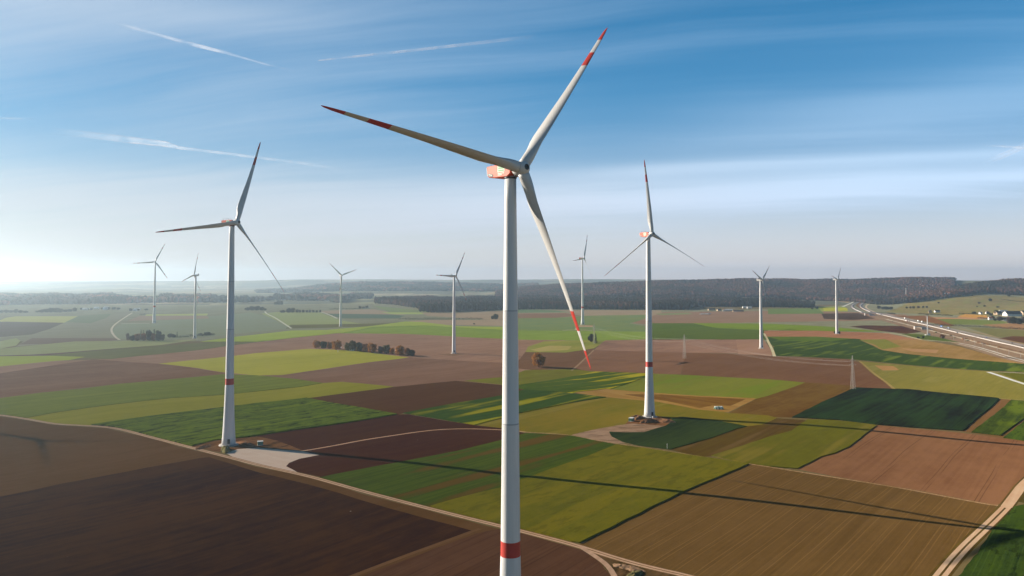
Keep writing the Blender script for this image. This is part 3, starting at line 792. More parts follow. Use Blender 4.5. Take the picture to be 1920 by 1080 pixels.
def turbine(x, y, hz, psi, phi, L, big, label, z0=None, cone=3.6, bend=3.0, group="wind turbines", yard=True, pitch=None, chord=1.05):
    zb = gz(x, y) if z0 is None else z0
    H = hz - zb
    t = empty("wind_turbine", (x, y, zb))
    tag(t, label, "wind turbine", group)
    rs = H / 140.0
    top = H - (1.75 if big else 1.6)
    if big:
        prof = [(4.3, 0), (4.0, 4), (3.65, 10), (3.2, 20), (2.85, 30), (2.66, 37.6), (2.64, 37.7), (2.58, 41.4), (2.575, 41.5), (2.42, 58), (2.28, 72), (2.28, 72.35), (2.26, 72.4), (2.0, 102), (2.0, 102.3), (1.97, 102.4), (1.6, 132), (1.55, top)]
        prof = [(r, z) for r, z in prof if z < top or r == 1.55]
        mats = [1 if 37.6 < (a[1] + b[1]) / 2 < 41.5 else 2 if 0.25 < b[1] - a[1] < .4 else 0 for a, b in zip(prof, prof[1:])]
    else:
        prof = [(2.9, 0), (2.75, 3), (2.45, 20), (2.2, 40), (2.0, 60), (1.7, 80), (1.3, top)]
        mats = [0] * 6
    tb = MB()
    tb.lathe(prof, 40, 0, mats=mats)
    tow = tb.build("tower", [WHITE, RED, GREYM], t)
    r0 = prof[0][0]
    fb = MB()
    fb.lathe([(r0 + 1.6, -.4), (r0 + 1.6, .25), (r0 + 1.4, .5), (r0 + .02, .6)], 32)
    fb.build("foundation", CONC, t)
    if yard:
        db = MB()
        ang = R(-70)
        c = Vector((math.cos(ang), math.sin(ang), 0))
        db.box(c * (r0 - .02) + Vector((0, 0, 2.9)), (.5, 1.5, 2.8), 0, ang)
        db.box(c * (r0 + 1.0) + Vector((0, 0, .85)), (1.8, 1.5, 1.3), 1, ang)
        dr = db.build("door", [DARK, GREYM], tow)
    # nacelle frame: +x points upwind
    nb = empty("nacelle", (0, 0, H))
    nb.parent = t
    nb.rotation_euler = (0, 0, psi - R(90))
    k = 1.0 if big else .74
    bm = MB()
    if big:
        side = [(2.1, -1.2), (.9, -1.95), (-4.5, -1.95), (-7.2, -1.55), (-8.0, -.9), (-8.3, 1.35), (-7.9, 1.55), (-1.0, 1.75), (1.6, 1.5), (2.3, .7)]
        xz_prism(bm, side, -1.85, 1.85, 0, .35)
    else:
        side = [(1.6, -1.3), (-4.6, -1.3), (-5.6, -.6), (-5.7, 1.2), (1.4, 1.35), (1.9, .6)]
        xz_prism(bm, side, -1.4, 1.4, 0, .3)
    body = bm.build("nacelle_housing", [ORANGE if big else WHITE], nb)
    if big:
        rb = MB()
        rb.add([(-8.32, -1.7, 1.36), (-8.32, 1.7, 1.36), (-8.02, 1.7, -.9), (-8.02, -1.7, -.9), (-8.0, -1.9, 1.5), (-8.0, 1.9, 1.5), (-7.5, 1.9, -1.2), (-7.5, -1.9, -1.2)],
               [(0, 1, 2, 3), (0, 3, 7, 4), (1, 5, 6, 2), (0, 4, 5, 1), (3, 2, 6, 7)], 0)
        rb.build("rear_panel", [WHITE], nb)
        for sgn in (-1, 1):
            sb = MB()
            yy = sgn * 1.875
            sb.box((-1.75, yy, .45), (2.9, .06, 1.9), 0)
            # printed block lettering, rows of short marks
            for row, (zz, hh, n, m) in enumerate(((1.05, .28, 7, 1), (.55, .5, 5, 1), (-.1, .42, 5, 1))):
                for q in range(n):
                    w = 2.5 / n
                    sb.box((-3.0 + w * (q + .5), yy + sgn * .04, zz), (w * .62, .05, hh), m)
            for zz, w in ((-.85, 2.7), (-1.25, 1.7)):
                sb.box((-3.15 + w / 2, yy, zz), (w, .05, .2), 0)
            sb.build("sign_panel", [CREAM, GREENP], nb)
            lb = MB()
            lb.rings([[(-6.3 + 1.15 * math.cos(a), yy + sgn * o, -.95 + .5 * math.sin(a) - .25 * math.cos(a)) for a in [2 * math.pi * q / 16 for q in range(16)]] for o in (-.02, .03)], 0, True, False)
            for q in range(3):
                lb.box((-6.75 + q * .5, yy + sgn * .05, -.8 - q * .13), (.34, .04, .3), 1)
            lb.build("logo_badge", [DARK, CREAM], nb)
        mb = MB()
        mb.bar((-7.4, .9, 1.5), (-9.6, .9, 1.85), .05); mb.box((-9.7, .9, 1.95), (.5, .12, .25))
        mb.bar((-7.4, -.9, 1.5), (-7.4, -.9, 3.1), .04)
        for q in range(4):
            mb.bar((-6.8 + q * 1.7, 1.2, 1.6), (-6.8 + q * 1.7, 1.2, 2.7), .04); mb.bar((-6.8 + q * 1.7, -1.2, 1.6), (-6.8 + q * 1.7, -1.2, 2.7), .04)
        for s in (-1.2, 1.2): mb.bar((-6.8, s, 2.7), (-1.7, s, 2.7), .035)
        mb.build("roof_rail", DARK, nb)
        yb = MB()
        yb.lathe([(1.62, -1.95 - .5), (1.75, -1.95)], 28)
        yb.build("yaw_ring", DARK, nb)
    else:
        cb = MB()
        cb.box((-4.9, 0, 2.0), (.7, 2.5, 1.4)); cb.bar((-4.2, .8, 1.3), (-4.2, .8, 2.8), .06)
        cb.build("cooler", DARK if psi < 0 else WHITE, nb)
        yb = MB(); yb.lathe([(1.32, -1.65), (1.4, -1.25)], 24); yb.build("yaw_ring", GREYM, nb)
    ov = OVER if big else 3.2
    hb = empty("rotor", (ov, 0, 0))
    hb.parent = nb
    # rotor frame: local +Y upwind, local +Z blade 0; tilt the axis up a little
    hb.rotation_euler = (Matrix.Rotation(-TILT, 4, "Y") @ Matrix.Rotation(R(-90), 4, "Z")).to_euler()
    sm = MB()
    pr = [(1.5, -2.3), (1.85, -1.9), (1.95, -.9), (1.95, .7), (1.7, 1.5), (1.25, 2.0), (.82, 2.2), (.80, 2.25), (.55, 2.25), (.5, 1.9)]
    n = 28
    sm.rings([[(k * r * math.cos(2 * math.pi * q / n), k * yv, k * r * math.sin(2 * math.pi * q / n)) for q in range(n)] for r, yv in pr], 0, True, True, [2, 0, 0, 0, 0, 0, 1, 1, 1])
    sm.build("spinner", [WHITE, DARK, DARK], hb)
    bl = blade_mb(L, R(cone), bend * L / 57, chord if big else .82 * chord, True, pitch if pitch is not None else (75.0 if big else 3.0)).mesh("blade", [BLADEW, RED])
    rg = MB(); rg.lathe([(1.22 * k, 2.05 * k), (1.3 * k, 2.1 * k), (1.3 * k, 2.25 * k), (1.2 * k, 2.3 * k)], 24)
    rgm = rg.mesh("blade_root_ring", [DARK])
    for q in range(3):
        o = link("blade", bl, hb, (0, 0, 0), (0, -phi - q * 2 * math.pi / 3, 0))
        link("blade_root_ring", rgm, hb, (0, 0, 0), (0, -phi - q * 2 * math.pi / 3, 0))
    return t


D2 = math.radians
turbine(-.4, 215.1, 133.55, D2(40.3), D2(38.4), 58.9, True, "nearest and largest wind turbine, its white tower running out of the bottom edge", z0=-6.5, pitch=71, chord=1.3)
turbine(-177.3, 505.5, 140, D2(58.3), D2(20.9), 58.3, True, "white wind turbine beside the pale gravel pad and bright green crop", pitch=40, chord=1.1)
turbine(103.7, 608, 138.3, D2(29.9), D2(-4.2), 56.9, True, "white wind turbine on brown earth with one blade pointing straight up", pitch=55, chord=1.15)
turbine(-857, 1922, 146.3, D2(21.6), D2(25.4), 48.6, True, "hazy far wind turbine behind the copse of conifers, red band low on its tower", pitch=12)
turbine(-560.5, 1419, 111.5, D2(-96), D2(-14), 42, False, "wind turbine by the hedge end, rotor facing left with a dark cooler on its rear")
turbine(-380.3, 1780.6, 113.1, D2(43.6), D2(-48.6), 40.7, False, "slim wind turbine with a Y-shaped rotor, one blade in front of its tower")
turbine(-81.6, 1129, 109, D2(50.9), D2(31.6), 40.2, False, "wind turbine in the brown field right of the autumn tree row")
turbine(163.2, 1854.2, 153, D2(58.3), D2(23.4), 60.6, True, "far wind turbine with red nacelle in front of the dark wood", pitch=30)
turbine(374.4, 1206.8, 103, D2(49.4), D2(-67.3), 37, False, "white wind turbine next to the sandy double track")
turbine(622, 1536.9, 103.8, D2(49), D2(-77.5), 34, False, "wind turbine on reddish soil nearest the motorway bends")
turbine(-702, 700, 140, D2(52), D2(60), 57, True, "wind turbine beyond the left edge whose shadow crosses the brown field", group=None)

# ------------------------------------------------------------------ trees
BARK = plain("bark", (0.09, 0.07, 0.05), 0.9, .3, 2)
LEAF = {
    "orange": leaf_mat("leaf_orange", (0.42, 0.19, 0.035), (0.22, 0.095, 0.022)),
    "rust": leaf_mat("leaf_rust", (0.22, 0.105, 0.040), (0.13, 0.065, 0.032)),
    "olive": leaf_mat("leaf_olive", (0.14, 0.115, 0.035), (0.085, 0.072, 0.03)),
    "dark": leaf_mat("leaf_dark", (0.045, 0.052, 0.03), (0.03, 0.036, 0.024)),
    "conifer": leaf_mat("leaf_conifer", (0.03, 0.05, 0.032), (0.02, 0.034, 0.024)),
    "bare": leaf_mat("leaf_bare", (0.12, 0.09, 0.07), (0.085, 0.065, 0.055)),
}


def leafy(mb, cx, cy, cz, rx, ry, rz, n, size):
    for _ in range(n):
        while True:
            p = [RNG.uniform(-1, 1) for _ in range(3)]
            d = math.sqrt(sum(q * q for q in p))
            if .35 < d < 1: break
        c = Vector((cx + p[0] * rx, cy + p[1] * ry, cz + p[2] * rz))
        u = Vector((RNG.gauss(0, 1), RNG.gauss(0, 1), RNG.gauss(0, 1))).normalized()
        nrm = (Vector((p[0] / rx, p[1] / ry, p[2] / rz)).normalized() * .9 + u * .8).normalized()
        a = nrm.cross(Vector((RNG.gauss(0, 1), RNG.gauss(0, 1), RNG.gauss(0, 1)))).normalized()
        b = nrm.cross(a)
        s = size * RNG.uniform(.6, 1.35)
        mb.add([c + a * s, c + b * s * .8, c - a * s * .9, c - b * s * .7], [(0, 1, 2, 3)])


def make_tree(kind, w):
    """unit tree 10 m tall and w m wide"""
    cm, tm = MB(), MB()
    if kind == "conifer":
        tm.lathe([(.28, 0), (.2, 3), (.06, 9.6)], 7)
        for q in range(11):
            z = 1.0 + q * .84
            r = (w / 2) * (1 - (z - .6) / 9.9) ** .85 * RNG.uniform(.85, 1.15)
            for _ in range(int(44 * (r / (w / 2)) + 10)):
                a, k = RNG.uniform(0, 6.283), RNG.uniform(.25, 1)
                c = Vector((math.cos(a) * r * k, math.sin(a) * r * k, z + .4 - .55 * k + RNG.uniform(-.2, .2)))
                o = Vector((math.cos(a), math.sin(a), -.5)); t = Vector((-math.sin(a), math.cos(a), RNG.uniform(-.3, .3)))
                s = RNG.uniform(.25, .5)
                cm.add([c - o * s, c + t * s * .7, c + o * s, c - t * s * .7], [(0, 1, 2, 3)])
    else:
        tm.lathe([(.38, 0), (.28, 1.5), (.2, 3.5), (.08, 6.5)], 7)
        for q in range(5):
            a = q * 1.3 + RNG.uniform(0, 1)
            tm.bar((0, 0, 2.0 + q * .5), (math.cos(a) * w * .3, math.sin(a) * w * .3, 5.0 + RNG.uniform(0, 2)), .1, 0, 5)
        nl = 9
        for q in range(nl):
            a = q * 2.4 + RNG.uniform(-.4, .4)
            z = 2.6 + 6.0 * (q + .5) / nl
            prof = math.sin(math.pi * min(max((z - .3) / 10.2, 0), 1)) ** .6
            off = w * .24 * prof
            rr = w * .27 * RNG.uniform(.8, 1.15) * (.65 + .35 * prof)
            leafy(cm, math.cos(a) * off, math.sin(a) * off, z, rr, rr, min(rr, 1.9) * RNG.uniform(.85, 1.1), 130 if kind != "bare" else 80, .55)
        leafy(cm, 0, 0, 5.4, w * .36, w * .36, 3.4, 230, .6)
        leafy(cm, 0, 0, 2.0, w * .38, w * .38, 1.5, 170, .55)
    return cm.mesh("crown", [LEAF[kind]]), tm.mesh("trunk", [BARK])


TREES = {k: [make_tree(k, w) for w in ((9.5, 11, 8.5) if k != "conifer" else (4.5, 5.5))] for k in LEAF}
TREE_WORD = {}


def tree(px, py, hpx, wpx, kind, label, group=None, cat="tree", world=None):
    p = world if world is not None else at(px, py)
    s = ppm(py)
    h, w = hpx / s, wpx / s
    i = RNG.randrange(len(TREES[kind]))
    base = (4.5, 5.5)[i] if kind == "conifer" else (9.5, 11, 8.5)[i]
    t = empty("conifer_tree" if kind == "conifer" else "broadleaf_tree", p - Vector((0, 0, .15)), RNG.uniform(0, 6.28))
    t.scale = (w / base, w / base, h / 10)
    tag(t, label, cat, group)
    c, k = TREES[kind][i]
    link("crown", c, t); link("trunk", k, t)
    return t


G = "autumn tree row on the edge of the yellow field"
ROW = [(593.4, 653, 15, 15, "orange", "first tree of the autumn row at its left end, brown and orange"),
       (607, 653.3, 13, 14, "dark", "dark grey-brown tree second from the left in the autumn row"),
       (618, 654, 12.5, 11, "rust", "small rusty tree tucked beside the round orange one in the row"),
       (630.5, 656, 17.5, 20, "orange", "wide orange tree left of the gap in the autumn row"),
       (652.5, 657.5, 15, 13, "olive", "olive-brown tree right after the gap, left of the shed"),
       (662, 657.4, 18.5, 16, "olive", "tallest olive tree rising behind the white shed"),
       (674, 659.2, 17, 14, "dark", "dark green tree right behind the shed in the autumn row"),
       (685, 660, 15.5, 12, "rust", "brown-orange tree between the dark green and the bright orange tree"),
       (697.5, 661.3, 18, 18, "orange", "brightest orange tree in the middle of the autumn row"),
       (714, 662.5, 13.5, 12, "bare", "thin greyish tree right of the brightest orange tree"),
       (724.5, 663, 16.5, 15, "olive", "olive tree with yellow leaves in the right half of the row"),
       (735, 664.3, 12, 10, "orange", "small orange tree between the olive tree and the last big one"),
       (749.5, 666, 18, 18, "orange", "large orange tree third from the right end of the row"),
       (764, 667.3, 15, 12, "rust", "rusty tree next to the right end of the autumn row"),
       (773, 667.8, 12, 11, "dark", "dark low tree ending the autumn row on the right")]
for r in ROW: tree(r[0], r[1], r[2] * 1.06, r[3] * 1.12, *r[4:], group=G)
tree(1010, 688, 27, 29, "orange", "lone round orange tree with a long shadow in the brown field")
tree(1109, 641.5, 16, 10, "dark", "dark tree left of the pylon in the green fields")
tree(1117, 644, 19, 9, "conifer", "tall dark conifer right of the pylon foot in the green fields")
tree(1105, 638.5, 9, 7, "dark", "low bushy tree at the left of the dark pylon trees")
tree(929.5, 599, 11, 11, "dark", "dark round tree just left of the nearest tower at the far field edge")
tree(923.5, 598.7, 7, 7, "dark", "smaller dark tree touching the round one left of the nearest tower")
G = "copse left of the large white tower"
for a in [(239.5, 638, 14, 8, "bare", "bare grey tree at the left end of the copse"), (248, 639, 11, 11, "dark", "low dark tree beside the bare grey one in the copse"),
          (257, 639, 14, 13, "rust", "rusty tree in front of the two pointed conifers"), (264, 637, 20, 8, "conifer", "left of the two pointed conifers in the copse"),
          (269, 637, 19, 7, "conifer", "right of the two pointed conifers in the copse"), (269, 639, 15, 12, "rust", "red-brown tree under the pointed conifers, centre of the copse"),
          (280, 639, 21, 14, "dark", "tall dark tree left of the reddish crown in the copse"), (287, 639.3, 15, 10, "rust", "reddish crown among the tall dark trees of the copse"),
          (289, 638.6, 22, 13, "conifer", "tallest dark conifer of the copse"), (297, 639, 20, 12, "dark", "tall dark tree at the right side of the copse"), (304, 638.6, 12, 11, "dark", "low dark tree ending the copse on the right")]:
    tree(*a, group=G)
G = "hedge trees between the copse and the tower"
for a in [(318.5, 633, 8, 10, "dark", "round dark tree left of the small conifer by the hedge"), (325.5, 633, 7, 9, "dark", "low dark tree between the round one and the small conifer"),
          (332, 632.6, 11, 6, "conifer", "small pointed conifer standing in the hedge"), (388, 628.7, 6.5, 15, "dark", "broad dark bush near the right end of the hedge"), (375, 629.3, 5, 10, "dark", "low bush left of the broad one at the hedge end")]:
    tree(*a, group=G)


def far_trees(lst, label, group, kinds=("dark",)):
    for i, (px, py, h, w) in enumerate(lst):
        tree(px, py, h, w, kinds[i % len(kinds)], label, group)


far_trees([(530, 586.5, 5, 12), (541, 586.5, 9, 10), (548, 586.5, 9, 11), (557, 586, 6, 7), (562.5, 586, 5, 5.5), (568.6, 586, 5.5, 6), (575.5, 586, 5, 5.5), (581, 586, 5.5, 6), (587.4, 586, 5, 5.5), (593.6, 586, 4.5, 5), (600, 585.5, 4.5, 5)],
          "small dark tree in the evenly spaced far tree row", "evenly spaced far tree row")
far_trees([(517, 571.5, 6, 8), (523, 571.5, 8, 9), (528, 571.5, 7, 6)], "hazy tree in the little round grove above the tree row", "little round hazy grove")
far_trees([(464, 582, 6, 12), (473, 582, 8, 12), (482, 582, 8.5, 12), (491, 582, 7, 10), (497, 582, 4, 6)], "hazy tree in the grove right of the large white tower", "grove right of the large white tower")
far_trees([(2, 586.5, 5, 12), (12, 586.5, 6, 10), (20, 586.5, 5, 9), (29, 586.5, 7, 9), (38, 586.5, 5, 10), (48, 586.5, 4, 10)], "pale hazy tree in the row at the left edge", "hazy tree row at the left edge")
far_trees([(70, 586, 4, 9), (78, 586, 6, 11), (87, 586, 7.5, 11), (96, 586, 9, 13), (105, 586, 9, 12), (113, 586, 8, 10), (122, 585, 5, 12), (131, 584.5, 5, 10)], "hazy tree in the low wood above the pale green field", "low hazy wood above the pale green field")
far_trees([(140, 584, 7.5, 9)], "round hazy tree standing free beside the low wood", None)
far_trees([(152, 581, 4, 5), (163, 581, 3.5, 7), (171, 581, 3.5, 6), (193, 580.5, 4.5, 8), (203, 580.5, 5, 9), (213, 580.5, 5, 9), (222, 580.5, 4, 8), (245, 583, 5, 7), (258, 582.5, 4, 9), (274, 582, 3.5, 8)], "hazy tree among the pale farm buildings", "hazy farmstead trees")
far_trees([(675, 578.6, 5, 6), (688, 578.5, 5.5, 7), (682, 578.6, 4, 7)], "dark tree on the right end of the far hedge", "trees on the far hedge end")
far_trees([(1700, 578.5, 3.6, 5), (1707, 578.5, 4.2, 5), (1713, 578.5, 4.5, 6), (1722, 578.3, 4.6, 6), (1731, 578, 4, 5), (1738, 578, 4, 5)], "bush in the short row on the meadow above the motorway", "bush row on the right meadow", ("dark", "bare"))
far_trees([(1760, 574, 3, 4), (1794, 570, 2.6, 4), (1823, 570.5, 3, 4), (1857, 572.5, 5.5, 7), (1836, 574, 3.5, 6), (1846, 576, 3, 5), (1871, 577, 3, 6), (1832, 576.5, 2.5, 4), (1779, 571, 2, 3)], "scattered shrub on the meadow slope above the village", "scattered shrubs on the right slope", ("dark", "bare", "dark"))
far_trees([(1656, 580, 5, 9), (1662, 580.5, 6, 10), (1670, 580, 5, 10), (1648, 579, 6, 8)], "dark bush beside the motorway bend", "bushes by the motorway bend")
far_trees([(1868, 590, 9, 9), (1862, 598, 6, 7), (1874, 601.5, 9, 11), (1881, 601, 6, 9), (1866, 601.5, 5, 7), (1893, 606.5, 13, 12), (1901, 607.5, 14, 14), (1911, 608, 12, 13), (1920, 607, 14, 12), (1852, 589, 4, 7), (1826, 588.5, 4.5, 9), (1930, 606, 15, 14), (1858, 592, 5, 8)], "dark tree among the village houses", "village trees", ("dark", "dark", "bare"))
far_trees([(1893, 600, 4, 5)], "dark bush beside the white village house", None)
far_trees([(1892, 570, 5, 0.1 + 7)], "tall shrub beside the upper hedge on the slope", None)
far_trees([(1683, 561, 6, 5), (1731, 562, 6, 5), (1668, 562, 6, 6), (1676, 561.5, 7, 6)], "rust-red tree at the edge of the right-hand wood", "rust-red trees along the right wood", ("rust", "orange"))
tree(1722, 634.5, 3.5, 6, "dark", "dark bush on the green verge left of the antenna mast")
tree(1767, 634.5, 8, 11, "rust", "brown shrub by the railway, right of the antenna mast")
tree(1731, 634, 4, 5, "dark", "small dark bush just left of the antenna mast foot")
tree(889, 608, 2.2, 5, "dark", "tiny bush alone in the field below the long hedge")
tree(1532, 579.5, 5, 6, "dark", "dark tree by the track left of the motorway turbine")
tree(1523, 580, 4, 5, "dark", "smaller dark tree by the track left of the motorway turbine")
tree(1565.5, 626, 5, 4, "dark", "dark bush hugging the left side of the motorway turbine foot")
tree(1574, 626, 5, 4, "dark", "dark bush hugging the right side of the motorway turbine foot")


def hedge(pts, h, w, label, seed=0):
    ps = [at(*p) for p in pts]
    mb = MB()
    dist = 0
    c0 = ps[0]
    for a, b in zip(ps, ps[1:]):
        l = (b - a).length
        n = max(2, int(l / (w * .55)))
        for i in range(n):
            c = a.lerp(b, (i + .5) / n) - c0
            hh = h * RNG.uniform(.6, 1.15)
            leafy(mb, c.x, c.y + RNG.uniform(-.2, .2) * w, c.z + hh * .45, w * .6, w * .6, hh * .55, 40, .55)
    o = mb.build("hedge", LEAF["dark"], None, c0)
    tag(o, label, "hedge")


hedge([(746, 599), (780, 599.3), (905, 599)], 6, 6, "long dark hedge crossing behind the slender turbine, above the bare field")
hedge([(617, 580.3), (660, 579.5), (693, 578.7)], 5, 6, "far dark hedge above the brown strip, left of the wood")
hedge([(336, 633), (360, 631.5), (402, 628.2)], 5, 5, "dark hedge running from the copse past the turbine foot")
hedge([(1798, 588.8), (1815, 588.9), (1835, 589.4)], 5, 5, "low dark hedge above the tan stubble patch near the village")
hedge([(1740, 610), (1790, 611.5), (1830, 613.5), (1925, 618.5)], 5, 6, "dark hedge along the cutting right of the antenna mast")
hedge([(1645, 587.5), (1665, 588), (1678, 589.5)], 5, 7, "dark hedge strip where the motorway leaves the bend")
hedge([(1722, 589), (1750, 590.5), (1786, 592.5)], 4, 6, "dark hedge under the two small houses on the meadow")
hedge([(1815, 568.2), (1830, 567.4), (1852, 567.6)], 5, 7, "dark hedge high on the meadow slope, left of two others")
hedge([(1868, 567.2), (1895, 567.6), (1930, 568)], 5, 7, "upper dark hedge at the right edge of the meadow slope")
hedge([(1876, 571.5), (1900, 572), (1930, 572.5)], 4, 7, "lower dark hedge at the right edge of the meadow slope")
hedge([(1832, 597), (1852, 598.2)], 5, 6, "short dark hedge left of the white village house")
hedge([(262, 590.5), (273, 590.2)], 5, 6, "short dark hedge by the bend of the pale track, upper left")

# ------------------------------------------------------------------ woods
ICO0 = None


def ico(sub):
    import bmesh
    b = bmesh.new()
    bmesh.ops.create_icosphere(b, subdivisions=sub, radius=1)
    v = np.array([q.co[:] for q in b.verts]); f = np.array([[q.index for q in t.verts] for t in b.faces])
    b.free()
    return v, f


ICO1, ICO2 = ico(1), ico(2)
CROWN_MAT = crowns_mat("wood_crowns")
PAL = np.array([(0.034, 0.030, 0.024), (0.018, 0.024, 0.020), (0.090, 0.047, 0.038), (0.120, 0.052, 0.036), (0.068, 0.043, 0.036), (0.12, 0.058, 0.030)])


def wood(name, lum, px0, px1, d_front, d_back, spacing, h, weights, label, big=False):
    """many crowns over a belt of ground: bearings px0..px1, distances d_front(px)..d_back(px)"""
    P = []
    lo, hi = min(d_front(p) for p in np.linspace(px0, px1, 40)), max(d_back(p) for p in np.linspace(px0, px1, 40))
    d = lo
    while d < hi:
        step = spacing(d)
        x0, x1 = (px0 - 960) / F * d, (px1 - 960) / F * d
        n = max(1, int((x1 - x0) / step))
        for i in range(n):
            x = x0 + (i + RNG.uniform(.1, .9)) * step
            y = d + RNG.uniform(-.45, .45) * step
            px = 960 + F * x / y
            df, dbk = d_front(px), d_back(px)
            if df <= y <= dbk: P.append((x, y, step, y - df))
        d += step * .9
    P = np.array(P)
    n = len(P)
    zg = ground_z(P[:, 0], P[:, 1])
    tv, tf = ICO1
    nv, nf = len(tv), len(tf)
    hh = h * NPR.uniform(.78, 1.1, n) * (1 + .16 * np.sin(P[:, 0] * .021 + 2 * np.sin(P[:, 1] * .011)) + .1 * np.sin(P[:, 0] * .06 + P[:, 1] * .05))
    rr = P[:, 2] * NPR.uniform(.62, .9, n)
    front = (P[:, 3] < P[:, 2] * 2.5)
    zc = np.where(front, hh * .5, hh * .62); rz = np.where(front, hh * .52, hh * .34)
    jit = 1 + NPR.uniform(-.2, .2, (n, nv, 1))
    V = tv[None] * jit
    con = NPR.random(n) < .25
    V = V * np.stack([rr, rr, rz], 1)[:, None, :]
    V[con, :, :2] *= np.clip(1.1 - .75 * (tv[None, :, 2:3] + 1) / 2, .2, 1)
    V = V + np.stack([P[:, 0], P[:, 1], zg + zc], 1)[:, None, :]
    fr = (tf[None] + (np.arange(n) * nv)[:, None, None]).reshape(-1, 3)
    me = bpy.data.meshes.new(name)
    me.vertices.add(n * nv); me.vertices.foreach_set("co", V.reshape(-1))
    me.loops.add(len(fr) * 3); me.loops.foreach_set("vertex_index", fr.reshape(-1).astype(np.int32))
    me.polygons.add(len(fr)); me.polygons.foreach_set("loop_start", np.arange(0, len(fr) * 3, 3, dtype=np.int32))
    me.polygons.foreach_set("use_smooth", np.ones(len(fr), bool))
    # stands of one colour drift through the wood
    s = np.sin(P[:, 0] * .011 + 1.3 * np.sin(P[:, 1] * .006)) + np.sin(P[:, 1] * .009 + P[:, 0] * .004) + NPR.normal(0, .45, n)
    q = (np.argsort(np.argsort(s)) + .5) / n
    w = np.cumsum(np.array(weights) / sum(weights))
    ci = np.searchsorted(w, q).clip(0, len(PAL) - 1)
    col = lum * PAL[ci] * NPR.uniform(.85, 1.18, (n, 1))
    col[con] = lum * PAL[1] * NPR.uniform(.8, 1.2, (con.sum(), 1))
    at_ = me.color_attributes.new("tint", "FLOAT_COLOR", "POINT")
    c4 = np.ones((n, nv, 4), np.float32); c4[:, :, :3] = col[:, None, :]
    at_.data.foreach_set("color", c4.reshape(-1))
    me.materials.append(CROWN_MAT)
    me.update(); me.validate()
    o = link(name, me)
    tag(o, label, "wood", None, "stuff")
    return o


def lerp_tab(*t):
    xs, ys = [a for a, b in t], [b for a, b in t]
    return lambda p: float(np.interp(p, xs, ys))


def dist_at(py, z=0): return F * (CZ - z) / (py - H0)


W_MIX = (4, 4.5, 1.3, .9, 1.5, .12)
wood("forest", .62, 703, 1526, lerp_tab((703, dist_at(569)), (735, dist_at(571)), (775, dist_at(577)), (782, dist_at(577)), (788, dist_at(585)), (815, dist_at(586)), (860, dist_at(584)), (960, dist_at(580)), (1100, dist_at(580)), (1290, dist_at(581)), (1300, dist_at(575)), (1420, dist_at(576)), (1526, dist_at(577))),
     lerp_tab((703, 3500), (740, 3900), (1000, 4000), (1300, 3900), (1480, 3500), (1526, 2950)), lambda d: 7.5 + (d - 2300) * .002, 23, W_MIX, "dark mixed wood with rusty crowns behind the central fields", True)
wood("forest", .95, 930, 1790, lerp_tab((930, 4300), (1500, 3950), (1600, 3750), (1640, 4100), (1790, 4200)), lerp_tab((930, 5600), (1790, 5700)), lambda d: 11.5 + (d - 3700) * .002, 19, (1.5, 1.5, 4, 2.2, 3, .1), "brown autumn wood covering the long ridge on the right")
wood("forest", .85, 1535, 2300, lerp_tab((1535, 3950), (1585, 3850), (1640, 3300), (1700, 3250), (1760, 3350), (1850, 3480), (1930, 3420), (2300, 3300)), lerp_tab((1535, 4300), (2300, 4300)), lambda d: 10, 19, (2.5, 2.5, 3, 2, 2, .5), "wood on the nearer slope above the village meadow")
wood("forest", 2.3, -500, 262, lerp_tab((-500, 3300), (0, 3200), (60, 3350), (150, 3350), (262, 3500)), lerp_tab((-500, 5000), (40, 4700), (110, 4600), (200, 4700), (225, 4300), (262, 3900)), lambda d: 16, 26, (3, 4.5, .5, .2, 2, 0), "hazy blue wood at the left horizon")  # high lum paints extra haze into the crown colour, as in the woods below
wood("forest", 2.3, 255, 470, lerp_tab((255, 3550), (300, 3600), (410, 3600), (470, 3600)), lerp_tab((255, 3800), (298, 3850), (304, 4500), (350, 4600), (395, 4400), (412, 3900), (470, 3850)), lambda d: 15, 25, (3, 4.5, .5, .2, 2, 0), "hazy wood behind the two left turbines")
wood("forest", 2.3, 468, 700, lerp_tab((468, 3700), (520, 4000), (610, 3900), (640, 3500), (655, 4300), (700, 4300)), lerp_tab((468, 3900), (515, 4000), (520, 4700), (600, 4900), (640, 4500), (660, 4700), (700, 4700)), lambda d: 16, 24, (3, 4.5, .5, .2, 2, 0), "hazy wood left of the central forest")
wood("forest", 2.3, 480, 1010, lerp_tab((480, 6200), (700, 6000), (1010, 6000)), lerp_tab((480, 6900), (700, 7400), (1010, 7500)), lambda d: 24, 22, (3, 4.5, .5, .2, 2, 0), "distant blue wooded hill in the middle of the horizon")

# ------------------------------------------------------------------ small site things
def lump(name, loc, rx, ry, h, mat, label, cat, seed, group=None):
    rg = random.Random(seed)
    n, m = 20, 6
    ph = [rg.uniform(0, 6) for _ in range(6)]
    rings = []
    for i in range(m + 1):
        k = i / m
        rr = math.cos(k * math.pi / 2) ** .8
        ring = []
        for j in range(n):
            a = 2 * math.pi * j / n
            w = 1 + .2 * math.sin(2 * a + ph[0]) + .13 * math.sin(5 * a + ph[1]) + rg.uniform(-.06, .06)
            ring.append((rx * rr * w * math.cos(a), ry * rr * w * math.sin(a), -.2 + h * (math.sin(k * math.pi / 2)) * (1 + .18 * math.sin(3 * a + ph[2])) + rg.uniform(-.08, .08) * h))
        rings.append(ring)
    mb = MB()
    mb.rings(rings, 0, True, False)
    o = mb.build(name, mat, None, loc, (0, 0, rg.uniform(0, 6)))
    tag(o, label, cat, group)
    return o


